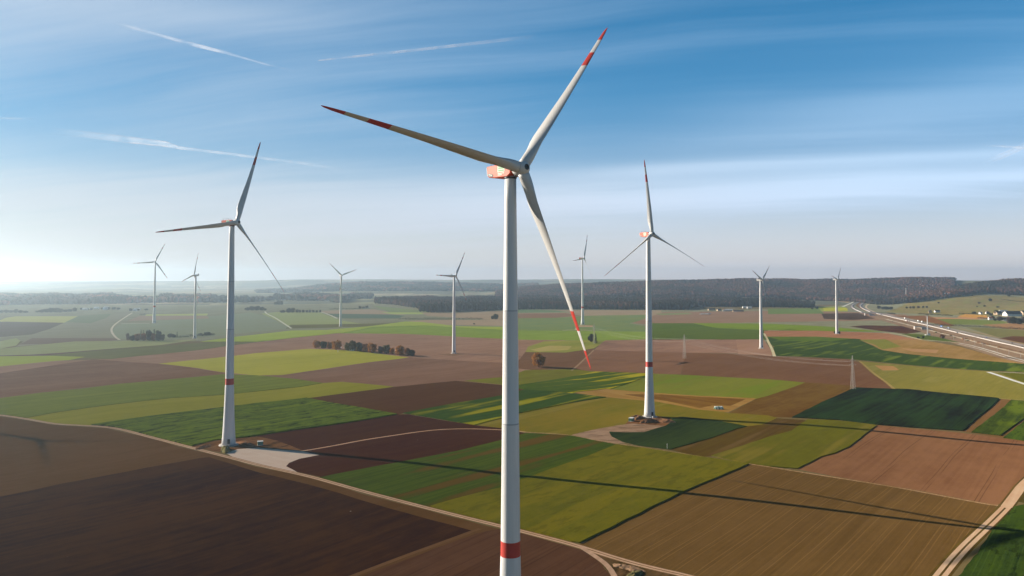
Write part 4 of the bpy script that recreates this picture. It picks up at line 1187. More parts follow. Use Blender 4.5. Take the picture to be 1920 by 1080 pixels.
DIRT = plain("loose_earth", albedo((120, 90, 70)), 1, .4, .5, 0)
DIRT2 = plain("grassy_earth", albedo((96, 92, 66)), 1, .4, .6, 0)
RUBBLE = plain("rubble", albedo((132, 108, 88)), 1, .5, .9, 0)
lump("dirt_mound", at(423, 845), 7, 3.2, 2.6, DIRT2, "grassy earth mound in front of the turbine foot by the gravel pad", "dirt mound", 1)
lump("dirt_mound", at(380, 839), 6, 3, 1.2, DIRT, "flat brown earth mound left of the turbine by the gravel pad", "dirt mound", 2)
lump("dirt_mound", at(463, 834), 9, 2.4, 1.7, DIRT, "long earth bank between the turbine foot and the green cabinet", "dirt mound", 3)
lump("dirt_mound", at(1240, 791), 9, 3, 2.6, DIRT, "dark earth mound in the shade right of the turbine with upright blade", "dirt mound", 4)
lump("dirt_mound", at(1222, 791), 10, 2.8, 2.2, DIRT, "rough reddish earth bank in front of the turbine with upright blade", "dirt mound", 5)
lump("dirt_mound", at(1194, 784), 8, 4, 2.2, DIRT, "earth mound left of the turbine with upright blade", "dirt mound", 6)
lump("rubble_heap", at(1182, 1065), 5, 3, .6, RUBBLE, "pale rubble heap beside the track at the bottom edge", "rubble heap", 7)
lump("rubble_heap", at(1164, 1062), 3, 2, .7, RUBBLE, "smaller rubble heap left of the pale one at the bottom edge", "rubble heap", 8)
lump("rubble_heap", at(1190, 1079), 5, 2.6, 1.0, DIRT2, "grassy heap at the very bottom edge beside the track", "rubble heap", 9)

CABG = plain("cabinet_green", (0.05, 0.13, 0.09), .5)
CABL = plain("cabinet_roof", (0.55, 0.56, 0.54), .6)


def cabinet(px, py, s, rz, label):
    p = at(px, py)
    t = empty("transformer_cabinet", p, rz)
    tag(t, label, "transformer cabinet")
    b = MB(); b.box((0, 0, 1.15), (3.2 * s, 2.4 * s, 2.3), 0); b.box((0, 0, .1), (3.5 * s, 2.7 * s, .3), 1)
    b.build("housing", [CABG, CONC], t)
    r = MB(); r.box((0, 0, 2.42), (3.5 * s, 2.7 * s, .22), 0, 0, .96); r.build("roof", CABL, t)
    for q in (-.5, .5):
        d = MB(); d.box((q * 1.5 * s, -1.2 * s - .03, 1.15), (1.35 * s, .06, 1.9), 0); d.box((q * .25, -1.2 * s - .09, 1.1), (.06, .06, .3), 1)
        d.build("door", [plain("cabinet_door", (0.07, 0.17, 0.12), .5), GREYM], t)


cabinet(488, 834.5, 1.0, R(20), "green transformer cabinet with pale roof beside the gravel pad")
cabinet(1184, 789.5, 1.25, R(60), "green transformer cabinet on the earth left of the turbine with upright blade")

BALW = plain("bale_wrap", (0.62, 0.68, 0.64), .4, .15)
BALG = plain("bale_green", (0.16, 0.30, 0.22), .4, .2)
bp = at(1348, 767)
k = 0
for row in range(2):
    for q in range(6 - row):
        b = MB()
        b.rings([[(.62 * math.cos(a), yv, .62 * math.sin(a)) for a in [2 * math.pi * j / 16 for j in range(16)]] for yv in (-.62, -.58, .58, .62)], 0, True, True)
        o = b.build("hay_bale", BALW if (q + row) % 3 else BALG, None, bp + Vector((-3.3 + (q + row * .5) * 1.28, 0, .6 + row * 1.08)), (0, 0, R(4)))
        tag(o, "wrapped round bale in the stack on the tan stubble strip", "bale", "stack of wrapped bales")
for q in range(5):
    o = b.build("hay_bale", BALW if q % 2 else BALG, None, bp + Vector((-2.6 + q * 1.3, -1.5, .6)), (0, 0, R(4)))
    tag(o, "wrapped round bale in the stack on the tan stubble strip", "bale", "stack of wrapped bales")

# white marker post in the yellow field, measuring post by the dark green crop
for px, py, h, w, lb in ((633.5, 661, 2.6, 1.3, "white hunting stand alone in the yellow field below the autumn row"), (1251, 842, 3.2, .35, "thin pale marker post at the corner of the dark green crop")):
    t = empty("marker_post", at(px, py)); tag(t, lb, "post")
    b = MB(); b.box((0, 0, h / 2), (.22, .22, h)); b.build("post", CABL, t)
    b = MB(); b.box((0, -.02, h - w * .4), (w, .3, w * .8)); b.build("board", plain("board_white", (0.7, 0.7, 0.68)), t)

# ------------------------------------------------------------------ pylons, wires, antenna mast
STEEL = plain("galvanised_steel", (0.28, 0.265, 0.24), .5, .15, .4, .3)


def pylon(px, py, h, rz, label):
    p = at(px, py)
    t = empty("lattice_pylon", p, rz)
    tag(t, label, "pylon", "lattice pylons of the power line")
    b = MB()
    hw = lambda z: 1.4 * (1 - z / h) ** .9 + .22
    lv = [0, 3.4, 6.6, 9.6, 12.4, 15, 17.4, 19.6, 21.6, 23.4, 25.2, 27, h * .93, h]
    for a, c in zip(lv, lv[1:]):
        A = [Vector((sx * hw(a), sy * hw(a), a)) for sx, sy in ((-1, -1), (1, -1), (1, 1), (-1, 1))]
        C = [Vector((sx * hw(c), sy * hw(c), c)) for sx, sy in ((-1, -1), (1, -1), (1, 1), (-1, 1))]
        for q in range(4):
            b.bar(A[q], C[q], .10); b.bar(A[q], C[(q + 1) % 4], .04); b.bar(A[(q + 1) % 4], C[q], .04); b.bar(C[q], C[(q + 1) % 4], .04)
    b.build("lattice_mast", STEEL, t)
    for z, w in ((h * .74, 4.2), (h * .86, 3.2)):
        c = MB()
        for s in (-.4, .4):
            c.bar((-w, 0, z), (w, s, z + .1), .07); c.bar((-w, 0, z), (0, s, z + 1.0), .06); c.bar((w, 0, z), (0, s, z + 1.0), .06)
        for s in (-1, 1): c.bar((s * w * .95, 0, z), (s * w * .95, 0, z - 1.1), .08)
        c.build("crossarm", STEEL, t)
    return t, p, h


PYL = [pylon(1599.5, 730, 32, R(20), "nearest lattice pylon, at the corner of the dark green field"),
       pylon(1283.5, 672.5, 32, R(20), "middle lattice pylon between the brown fields"),
       pylon(1114, 645.5, 32.5, R(20), "farthest lattice pylon, rising from the dark trees")]
WIRE = plain("wire_aluminium", (0.42, 0.40, 0.37), .4, .05)
for (t0, p0, h0), (t1, p1, h1), wd in ((PYL[0], PYL[1], "first"), (PYL[1], PYL[2], "second")):
    for z, w in ((.74, 4.0), (.86, 3.0)):
        for s in (-1, 1):
            dx = Vector((math.cos(R(20)), math.sin(R(20)), 0)) * (s * w)
            a, c = p0 + dx + Vector((0, 0, h0 * z - 1.1)), p1 + dx + Vector((0, 0, h1 * z - 1.1))
            mb = MB(); prev = None
            for q in range(13):
                u = q / 12
                pt = a.lerp(c, u) - Vector((0, 0, 6 * 4 * u * (1 - u))) - p0
                if prev: mb.bar(prev, pt, .035, 0, 4)
                prev = pt
            o = mb.build("power_line", WIRE, None, p0)
            tag(o, "thin wire hung between the nearest and the middle pylon" if wd == "first" else "thin wire hung between the middle and the farthest pylon", "power line", "wires of the " + wd + " span")

p = at(1739.5, 628.5)
t = empty("antenna_mast", p)
tag(t, "white antenna mast with a dark head beside the motorway", "mast")
hm = 40 / ppm(628.5) * 1.0
b = MB(); b.lathe([(1.1, 0), (.9, hm * .5), (.65, hm * .93)], 16); b.build("pole", WHITE, t)
b = MB(); b.box((0, 0, .5), (9, 5, 1.2)); b.box((2.5, 0, 2.2), (3, 3, 2.8)); b.build("base_hut", CABL, t)
b = MB()
b.lathe([(1.9, hm * .9), (1.9, hm * .905)], 12)
for q in range(6):
    a = q * 1.047; b.box((1.8 * math.cos(a), 1.8 * math.sin(a), hm * .95), (.5, .35, 2.6), 0, a)
b.bar((0, 0, hm * .93), (0, 0, hm * 1.03), .12)
b.build("antenna_head", DARK, t)
p = at2(1697.5, 3700)
t = empty("antenna_mast", p); tag(t, "tiny pale mast standing in the far wood on the right", "mast")
b = MB(); b.lathe([(1.6, 0), (1.0, 44)], 10); b.build("pole", WHITE, t)
b = MB(); b.lathe([(2.6, 44), (2.6, 48)], 10); b.build("antenna_head", WHITE, t)

# ------------------------------------------------------------------ motorway things
WALLM = plain("pale_concrete", (0.44, 0.41, 0.38), .8, .12, .3, .1)
DECK = plain("bridge_concrete", (0.34, 0.31, 0.29), .8, .2, .3, .1)


def barrier(pts, h, w, label, mat=WALLM):
    ps = [at(*p) for p in pts]
    for _ in range(2):
        q = [ps[0]]
        for a, b in zip(ps, ps[1:]): q += [a * .75 + b * .25, a * .25 + b * .75]
        ps = q + [ps[-1]]
    o0 = ps[0].copy()
    L_, R_ = [], []
    for i, p in enumerate(ps):
        t = ps[min(i + 1, len(ps) - 1)] - ps[max(i - 1, 0)]; t.z = 0; t.normalize()
        n = Vector((-t.y, t.x, 0)) * (w / 2)
        L_.append(p + n - o0); R_.append(p - n - o0)
    rr = [[l - Vector((0, 0, .2)), r - Vector((0, 0, .2)), r + Vector((0, 0, h)), l + Vector((0, 0, h))] for l, r in zip(L_, R_)]
    mb = MB(); mb.rings(rr, 0, True, False)
    tag(mb.build("barrier_wall", mat, None, o0), label, "barrier wall")


barrier([(1643, 588), (1680, 597), (1720, 606), (1740, 610.5), (1800, 625.3), (1850, 637.3), (1935, 656.5), (2150, 706), (2400, 766)], 1.2, 1.1, "long bright concrete barrier between motorway and railway")
barrier([(1616, 586), (1603, 580.5), (1596, 575), (1601, 570), (1612, 565.5)], 1.6, 2.4, "curved pale barrier on the left motorway bend")
barrier([(1632, 585), (1617, 579), (1612, 573.5), (1619, 568)], 1.6, 2.4, "curved pale barrier on the right motorway bend")
barrier([(1627, 560.8), (1642, 561.6), (1658, 563)], 2.0, 6, "pale retaining wall where the road vanishes into the wood")


def bridge(px, py, length, rz, label):
    p = at(px, py)
    t = empty("underpass_bridge", p, rz); tag(t, label, "bridge")
    b = MB(); b.box((0, 0, 5.6), (length, 9, 1.2)); b.box((0, -4.4, 6.6), (length, .35, .9)); b.build("deck", WALLM, t)
    for s in (-1, 1):
        c = MB(); c.box((s * (length / 2 - .6), 0, 2.5), (1.2, 8.6, 5.0)); c.build("pier", WALLM, t)
    c = MB()
    c.add([(length / 2 + .1, -4.5, 0), (length / 2 + 19, -9.5, 0), (length / 2 + 19, -9.5, 1.0), (length / 2 + .1, -4.5, 7.0), (length / 2 + .1, -3.9, 0), (length / 2 + 19, -8.9, 0), (length / 2 + 19, -8.9, 1.0), (length / 2 + .1, -3.9, 7.0)],
          [(0, 1, 2, 3), (5, 4, 7, 6), (3, 2, 6, 7), (1, 5, 6, 2), (0, 3, 7, 4)])
    c.build("wing_wall", WALLM, t)
    return t


bridge(1722, 617.5, 16, R(-12), "white concrete underpass nearest the antenna mast")
bridge(1626, 591.5, 14, R(-12), "white concrete underpass below the motorway bend")

TYRE = plain("tyre_black", (0.02, 0.02, 0.02), .8)
GLASS = plain("dark_glass", (0.03, 0.04, 0.05), .15, .05, 1, .5)


def truck(px, py, rz, cargo, cab, label, s=1.0):
    p = at(px, py)
    t = empty("parked_truck" if False else "truck", p, rz); tag(t, label, "truck", "vehicles on the motorway")
    t.scale = (s, s, s)
    b = MB(); b.box((-1.6, 0, 2.35), (9.5, 2.5, 2.7)); b.build("cargo_box", plain("cargo_paint", cargo, .5), t)
    b = MB(); b.box((4.4, 0, 2.0), (2.1, 2.4, 2.7), 0, 0, .93); b.box((0, 0, .8), (12, 1.6, .3), 1); cb = b.build("cab", [plain("cab_paint", cab, .4), DARK], t)
    b = MB(); b.box((5.43, 0, 2.4), (.1, 2.0, .9)); b.build("windscreen", GLASS, cb)
    for x in (4.2, -3.2, -4.6):
        for y in (-1.1, 1.1):
            b = MB(); b.rings([[(.5 * math.cos(a), yv, .5 * math.sin(a)) for a in [j * .5236 for j in range(12)]] for yv in (-.15, .15)])
            b.build("wheel", TYRE, t, (x, y, .5))


def car(px, py, rz, paint, label):
    p = at(px, py)
    t = empty("car", p, rz); tag(t, label, "car", "vehicles on the motorway")
    b = MB(); xz_prism(b, [(-2.2, .4), (2.2, .4), (2.25, .8), (1.2, 1.0), (-2.1, 1.05), (-2.25, .8)], -.88, .88, 0, .12)
    b.build("body", plain("car_paint", paint, .35), t)
    b = MB(); xz_prism(b, [(-1.9, 1.03), (1.0, .99), (.3, 1.5), (-1.3, 1.52)], -.78, .78, 0, .12); b.build("cabin", GLASS, t)
    for x in (1.35, -1.35):
        for y in (-.8, .8):
            b = MB(); b.rings([[(.34 * math.cos(a), yv, .34 * math.sin(a)) for a in [j * .5236 for j in range(12)]] for yv in (-.12, .12)])
            b.build("wheel", TYRE, t, (x, y, .34))


for _i in range(26):
    _px = RNG.uniform(1650, 1915); _py = 588 + (_px - 1643) * .247 + RNG.uniform(5, 9)
    lump("earth_heap", at(_px, _py), RNG.uniform(2, 4.5), RNG.uniform(1.5, 3), RNG.uniform(.8, 2.0), (DIRT, DIRT2, RUBBLE)[_i % 3], "low heap of spoil among others along the railway works", "earth heap", 40 + _i, "spoil heaps along the railway works")
W3 = (0.75, 0.75, 0.73)
road_dir = at(1880, 640) - at(1760, 612)
RZ = math.atan2(road_dir.y, road_dir.x)
truck(1697, 598, RZ, W3, W3, "white truck farthest up the straight motorway")
truck(1700, 602.8, RZ, W3, (0.5, 0.1, 0.08), "white truck with red cab next to the barrier")
truck(1722, 603, RZ, W3, W3, "left one of two white trucks driving close together")
truck(1729.5, 604.7, RZ, W3, (0.2, 0.2, 0.22), "right one of two white trucks driving close together")
truck(1766, 613.8, RZ, (0.05, 0.16, 0.5), W3, "blue truck passing the dark hedge")
truck(1779, 616.5, RZ, (0.10, 0.13, 0.2), W3, "dark truck with a white cab behind the blue truck")
car(1850, 633.8, RZ, (0.06, 0.09, 0.35), "dark blue car on the near motorway lane")
car(1898, 644, RZ, (0.03, 0.03, 0.03), "black car nearest the right edge on the motorway")
car(1795, 624.5, RZ, (0.04, 0.04, 0.05), "black car close to the barrier wall")
car(1917, 650, RZ, (0.05, 0.06, 0.05), "dark car leaving through the right edge")
truck(1651, 590.6, RZ, (0.25, 0.25, 0.27), W3, "grey truck at the end of the motorway bend")
car(1655, 591.8, RZ, (0.5, 0.5, 0.5), "silver car behind the grey truck at the bend")
for i, (px, py) in enumerate(((1788, 637), (1808, 642), (1828, 648), (1843, 652.5), (1870, 660), (1892, 666.5), (1914, 673))):
    t = empty("catenary_mast", at(px, py)); tag(t, "slim pale catenary mast beside the railway track", "mast", "catenary masts along the railway")
    b = MB(); b.bar((0, 0, 0), (0, 0, 8), .18); b.build("post", STEEL, t)
    b = MB(); b.bar((0, 0, 7.2), (0, 3.5, 7.4), .1); b.build("bracket", STEEL, t)

# ------------------------------------------------------------------ houses
PLAST = plain("white_render", (0.68, 0.66, 0.62), .8, .1)
TAN = plain("tan_render", (0.45, 0.33, 0.22), .8, .15)
DROOF = plain("dark_roof", (0.055, 0.05, 0.05), .7, .25)
RROOF = plain("red_roof", (0.24, 0.075, 0.05), .7, .25)
GROOF = plain("pale_roof", (0.62, 0.61, 0.58), .6, .12)
BROOF = plain("blue_roof", (0.10, 0.14, 0.26), .5, .15)


def house(px, py, w, d, hw, hr, rz, wall, roof, label, name="house", cat="house", group="buildings", chimney=False):
    p = at(px, py)
    t = empty(name, p, rz); tag(t, label, cat, group)
    b = MB()
    x, y = w / 2, d / 2
    b.add([(-x, -y, -.3), (x, -y, -.3), (x, y, -.3), (-x, y, -.3), (-x, -y, hw), (x, -y, hw), (x, y, hw), (-x, y, hw), (-x, 0, hw + hr), (x, 0, hw + hr)],
          [(0, 1, 5, 4), (2, 3, 7, 6), (1, 2, 6, 9, 5), (3, 0, 4, 8, 7)])
    b.build("wall", wall, t)
    b = MB()
    ox, oy = x + .5, y + .6
    dz = hr * .6 / y
    b.add([(-ox, -oy, hw - dz + .1), (ox, -oy, hw - dz + .1), (ox, 0, hw + hr + .1), (-ox, 0, hw + hr + .1), (ox, oy, hw - dz + .1), (-ox, oy, hw - dz + .1),
           (-ox, -oy, hw - dz + .35), (ox, -oy, hw - dz + .35), (ox, 0, hw + hr + .35), (-ox, 0, hw + hr + .35), (ox, oy, hw - dz + .35), (-ox, oy, hw - dz + .35)],
          [(6, 7, 8, 9), (9, 8, 10, 11), (1, 0, 3, 2), (2, 3, 5, 4), (0, 1, 7, 6), (4, 5, 11, 10), (1, 2, 8, 7), (2, 4, 10, 8), (3, 0, 6, 9), (5, 3, 9, 11)])
    rf = b.build("roof", roof, t)
    if chimney:
        b = MB(); b.box((w * .2, .6, hw + hr + .3), (.7, .7, 1.6)); b.build("chimney", RROOF, rf)
    n = max(2, int(w / 4))
    for q in range(n):
        b = MB(); b.box((-x + w * (q + .5) / n, -y - .03, hw * .55), (1.2, .1, 1.3)); b.build("window", GLASS, t)
    b = MB(); b.box((x + .03, 0, 1.0), (.1, 1.6 if hw < 5 else 3, 2.1)); b.build("door", DARK, t)


GV = "village buildings at the right edge"
house(1744, 586.8, 11, 10, 5, 5, R(70), TAN, DROOF, "dark roofed house with tan gable on the meadow", group=GV)
house(1757, 585.6, 16, 8, 4, 3, R(5), PLAST, DROOF, "long low house with a white gable on the meadow", group=GV)
house(1838, 589, 9, 8, 4, 3, R(30), PLAST, BROOF, "small house with a bluish roof left of the village", group=GV)
house(1851.5, 588.5, 9, 8, 4, 3.5, R(10), PLAST, RROOF, "small house with red roof left of the village", group=GV)
house(1857, 599.5, 9, 8, 4.5, 3, R(-10), PLAST, RROOF, "white house with red roof at the lower village edge", group=GV, chimney=True)
house(1871, 590, 18, 14, 5, 6, R(15), TAN, DROOF, "dark hipped barn in the middle of the village", "barn", "barn", GV)
house(1881, 587, 24, 14, 5, 4, R(5), PLAST, GROOF, "hall with broad pale roof behind the village", "barn", "barn", GV)
house(1898, 592.5, 44, 22, 6, 8, R(3), PLAST, DROOF, "largest barn with dark roof over a white front", "barn", "barn", GV)
house(1884, 601, 10, 8, 4.5, 3, R(4), PLAST, DROOF, "white house at the foot of the village, left of its twin", group=GV, chimney=True)
house(1891.5, 600.8, 9, 9, 5.5, 3.5, R(80), PLAST, RROOF, "white gabled house at the foot of the village, right of its twin", group=GV)
house(1921, 590, 20, 14, 6, 6, R(10), TAN, DROOF, "dark barn cut by the right edge", "barn", "barn", GV)
GF = "farm buildings in front of the central wood"
house(1334, 582, 22, 10, 4, 3, R(2), TAN, DROOF, "dark long farm shed with a reddish end before the wood", "farm_shed", "shed", GF)
house(1315, 578.5, 16, 9, 3, 3, R(2), TAN, DROOF, "small dark shed on the pale green clearing", "farm_shed", "shed", GF)
house(1348, 583, 12, 9, 3.5, 3, R(10), TAN, DROOF, "small brown shed left of the white farmhouse", "farm_shed", "shed", GF)
house(1357.5, 583.5, 7, 7, 4, 3, R(80), PLAST, RROOF, "white farmhouse among the low farm sheds", "house", "house", GF)
house(1366, 583, 26, 10, 3.5, 2.5, R(0), PLAST, GROOF, "long pale roofed farm shed before the wood", "farm_shed", "shed", GF)
house(1384, 584.3, 34, 9, 3, 2.5, R(-3), TAN, DROOF, "low dark farm shed at the right end of the farm", "farm_shed", "shed", GF)
house(1396, 577.8, 15, 9, 4, 3, R(0), PLAST, GROOF, "left of two white halls at the wood edge", "farm_shed", "shed", GF)
house(1405, 578.2, 16, 9, 4, 2.5, R(0), PLAST, GROOF, "right of two white halls at the wood edge", "farm_shed", "shed", GF)
GL = "hazy farm buildings at the left"
house(159.5, 581.5, 14, 10, 4.5, 3, R(0), PLAST, GROOF, "white building leftmost in the hazy farmstead row", group=GL)
house(181, 579.5, 16, 9, 4.5, 3, R(0), PLAST, GROOF, "white building in the middle of the hazy farmstead row", group=GL)
house(197.5, 581, 14, 9, 5, 4, R(0), PLAST, GROOF, "brightest white building of the hazy farmstead row", group=GL)
house(199.5, 578.5, 14, 9, 4, 3, R(0), PLAST, GROOF, "pale building just behind the brightest white one", group=GL)
house(253, 583, 12, 8, 4, 3, R(0), PLAST, GROOF, "left white building of the farm by the pale track", group=GL)
house(257.5, 581.5, 18, 9, 4, 3, R(0), PLAST, GROOF, "right white building of the farm by the pale track", group=GL)
house(317, 566, 26, 12, 5, 4, R(0), PLAST, GROOF, "white hall between the two left far woods", group=GL)
house(660, 657.6, 6, 3.5, 2.4, 1.2, R(-8), PLAST, BROOF, "white shed with blue roof under the autumn trees", "garden_shed", "shed", None)
house(1788, 560.5, 0.1 + 26, 10, 4, 3, R(4), PLAST, GROOF, "low white building high on the meadow under the wood", "farm_shed", "shed", GV)
house(1852, 560, 24, 10, 4, 3, R(4), PLAST, GROOF, "pale hall at the wood edge above the village", "farm_shed", "shed", GV)
# white foil tunnels on the brown field
for q in range(4):
    p = at(1316 + q * 4.2, 589)
    b = MB(); n = 8
    b.rings([[(3.2 * math.cos(math.pi * j / n), yv, 2.4 * math.sin(math.pi * j / n)) for j in range(n + 1)] for yv in (-14, 14)], 0, True, True)
    o = b.build("foil_tunnel", GROOF, None, p, (0, 0, R(-30)))
    tag(o, "white foil tunnel in the row of four on the brown field", "foil tunnel", "foil tunnels on the brown field")

# ------------------------------------------------------------------ contrails
def contrail(pts, z, label, seed):
    """a loose band of ice cloud high above: soft where its edge attribute goes to zero"""
    rg = random.Random(seed)
    rings, al = [], []
    n = 10
    C = []
    for px, py, wpx, a in pts:
        b = (PY - py) / F
        dv = Vector(((px - 960) / F, math.cos(PITCH) - b * math.sin(PITCH), math.sin(PITCH) + b * math.cos(PITCH)))
        t = (z - CZ) / dv.z
        P = Vector((0, 0, CZ)) + dv * t
        C.append((P, .75 * wpx / F * t, a))
    o0 = C[0][0].copy()
    for i, (P, w, a) in enumerate(C):
        T = (C[min(i + 1, len(C) - 1)][0] - C[max(i - 1, 0)][0]).normalized()
        view = P.normalized()
        s = T.cross(Vector((0, 0, 1))).normalized()
        u = s.cross(T).normalized()
        sc = 1 / max(.12, (s - view * s.dot(view)).length)
        for q in range(n):
            th = 2 * math.pi * q / n
            rings.append(P - o0 + s * (w / 2 * min(sc, 6) * math.cos(th)) + u * (w * .5 * math.sin(th)))
            al.append(.54 * a * abs(math.sin(th)) ** 1.2)
    m = len(C)
    mb = MB()
    mb.rings([rings[i * n:(i + 1) * n] for i in range(m)], 0, False, True)
    me = mb.mesh("contrail", [CTM])
    at_ = me.attributes.new("soft", "FLOAT", "POINT")
    at_.data.foreach_set("value", al)
    o = link("contrail", me, None, o0)
    tag(o, label, "contrail")


CTM, _nt, N, L = nodes_of("contrail_ice")
out = mk(N, "ShaderNodeOutputMaterial"); tr = mk(N, "ShaderNodeBsdfTransparent"); ms = mk(N, "ShaderNodeMixShader"); m2 = mk(N, "ShaderNodeMixShader")
df = mk(N, "ShaderNodeBsdfDiffuse"); tl = mk(N, "ShaderNodeBsdfTranslucent")
df.inputs[0].default_value = tl.inputs[0].default_value = (.95, .95, .97, 1)
m2.inputs[0].default_value = .5
L.new(df.outputs[0], m2.inputs[1]); L.new(tl.outputs[0], m2.inputs[2])
aa = mk(N, "ShaderNodeAttribute", attribute_name="soft")
gg = mk(N, "ShaderNodeNewGeometry")
nn = noise(N, L, gg.outputs["Position"], .0011, 4, .65)
L.new(math_node(N, L, "MULTIPLY", aa.outputs["Fac"], ramp(N, L, nn, .25, .7), True), ms.inputs[0])
L.new(tr.outputs[0], ms.inputs[1]); L.new(m2.outputs[0], ms.inputs[2]); L.new(ms.outputs[0], out.inputs[0])
contrail([(597, 113.5, 2.5, .9), (650, 107.5, 4, .8), (740, 98, 5, .75), (840, 87, 6, .6), (930, 76.5, 7, .45), (1005, 67.5, 8, 0)], 9000, "straight crisp contrail left of the nearest rotor's top", 1)
contrail([(205, 40, 6, 0), (250, 52, 7, .35), (300, 66, 7, .5), (360, 83, 9, .7), (420, 98, 7, .7), (465, 111, 5, .3), (500, 121, 4, .35), (548, 132, 3, 0)], 9000, "wispy contrail slanting down in the upper left sky", 2)
contrail([(90, 245, 16, 0), (160, 252, 14, .3), (240, 262, 16, .6), (310, 270, 14, .8), (335, 277, 7, .8), (420, 287, 6, .7), (480, 295, 6, .55), (560, 305, 7, .3), (650, 319, 8, 0)], 9000, "broad frayed contrail behind the left turbine's upper blade", 3)
contrail([(-60, 221, 4, .5), (20, 222, 4, .5), (75, 223.5, 3, 0)], 9000, "short faint contrail at the left edge", 4)
contrail([(1842, 273, 3, 0), (1880, 274.5, 4, .6), (1915, 277, 5, .7), (1960, 280, 6, .6)], 9000, "thin contrail entering at the right edge", 5)
contrail([(1845, 305, 10, 0), (1875, 294, 12, .3), (1905, 281, 12, .55), (1930, 268, 12, .4), (1970, 250, 14, .3)], 9000, "smudged slanting contrail at the right edge", 6)

# ------------------------------------------------------------------ air
hz = MB()
hz.box((0, (YMIN + YMAX) / 2, 127), (2 * XMAX + 200, YMAX - YMIN + 200, 272))
hm_, _nt, N, L = nodes_of("haze")
out = mk(N, "ShaderNodeOutputMaterial"); pv = mk(N, "ShaderNodeVolumePrincipled")
pv.inputs["Color"].default_value = (0.66, 0.83, 0.98, 1)
pv.inputs["Density"].default_value = HAZE
pv.inputs["Anisotropy"].default_value = 0.75
L.new(pv.outputs[0], out.inputs["Volume"])
ho = hz.build("haze", hm_)
ho["kind"] = "stuff"

# ------------------------------------------------------------------ sky and sun
w = bpy.data.worlds.new("World")
SC.world = w
w.use_nodes = True
N, L = w.node_tree.nodes, w.node_tree.links
N.clear()
out = mk(N, "ShaderNodeOutputWorld"); bg = mk(N, "ShaderNodeBackground")
SKY_STRENGTH, SKY_SAT, CLOUD_AMT = 0.05, 1.75, 0.62
bg.inputs[1].default_value = SKY_STRENGTH
sky = mk(N, "ShaderNodeTexSky", sky_type="NISHITA")
sky.sun_disc = False
sky.sun_elevation = SUN_EL
sky.sun_rotation = -SUN_AZ
sky.altitude = 600
sky.air_density, sky.dust_density, sky.ozone_density = 1.0, 0.05, 4.2
tc = mk(N, "ShaderNodeTexCoord")
sp = mk(N, "ShaderNodeSeparateXYZ"); L.new(tc.outputs["Generated"], sp.inputs[0])
# cirrus sheet: project the direction on a level plane far above
den = math_node(N, L, "ADD", math_node(N, L, "MAXIMUM", sp.outputs[2], 0.0), 0.11)
cx_ = math_node(N, L, "DIVIDE", sp.outputs[0], den); cy_ = math_node(N, L, "DIVIDE", sp.outputs[1], den)
cmb = mk(N, "ShaderNodeCombineXYZ"); L.new(cx_, cmb.inputs[0]); L.new(cy_, cmb.inputs[1])
rt = mk(N, "ShaderNodeVectorRotate", rotation_type="Z_AXIS"); rt.inputs["Angle"].default_value = R(13); L.new(cmb.outputs[0], rt.inputs["Vector"])
wp = mk(N, "ShaderNodeTexNoise"); wp.inputs["Scale"].default_value = .5; wp.inputs["Detail"].default_value = 2; L.new(rt.outputs[0], wp.inputs["Vector"])
va = mk(N, "ShaderNodeVectorMath", operation="MULTIPLY_ADD"); L.new(wp.outputs["Color"], va.inputs[0]); va.inputs[1].default_value = (.5, .55, 0); L.new(rt.outputs[0], va.inputs[2])
n1 = noise(N, L, scaled(N, L, va.outputs[0], (.20, .55, 1), (3.1, 1.7, 0)), 1.0, 3, .45)
n2 = noise(N, L, scaled(N, L, va.outputs[0], (.45, 2.6, 1), (7.4, 4.2, 0)), 1.0, 5, .58)
cov = math_node(N, L, "ADD", math_node(N, L, "MULTIPLY", n1, .80), math_node(N, L, "MULTIPLY", n2, .20))
# more veil towards the sun, clearer on the other side
sd = mk(N, "ShaderNodeVectorMath", operation="DOT_PRODUCT"); L.new(tc.outputs["Generated"], sd.inputs[0]); sd.inputs[1].default_value = SUN_DIR
sun_near = ramp(N, L, sd.outputs["Value"], -.15, 1.0)
cov = math_node(N, L, "ADD", cov, math_node(N, L, "MULTIPLY", sun_near, .25))
n3 = noise(N, L, scaled(N, L, va.outputs[0], (.8, 9.0, 1), (1.4, 2.2, 0)), 1.0, 6, .62)
cov = math_node(N, L, "ADD", cov, math_node(N, L, "MULTIPLY", math_node(N, L, "SUBTRACT", n3, .5), .13))
k = math_node(N, L, "MULTIPLY", ramp(N, L, cov, .50, .90), math_node(N, L, "MULTIPLY", math_node(N, L, "SUBTRACT", 1.0, ramp(N, L, sp.outputs[2], .33, .5)), CLOUD_AMT))
# thick haze layer along the horizon
lowv = math_node(N, L, "POWER", 2.718, math_node(N, L, "MULTIPLY", math_node(N, L, "MAXIMUM", sp.outputs[2], 0.0), -10.0))
lowv = math_node(N, L, "MULTIPLY", lowv, math_node(N, L, "ADD", .62, math_node(N, L, "MULTIPLY", sun_near, .42)), True)
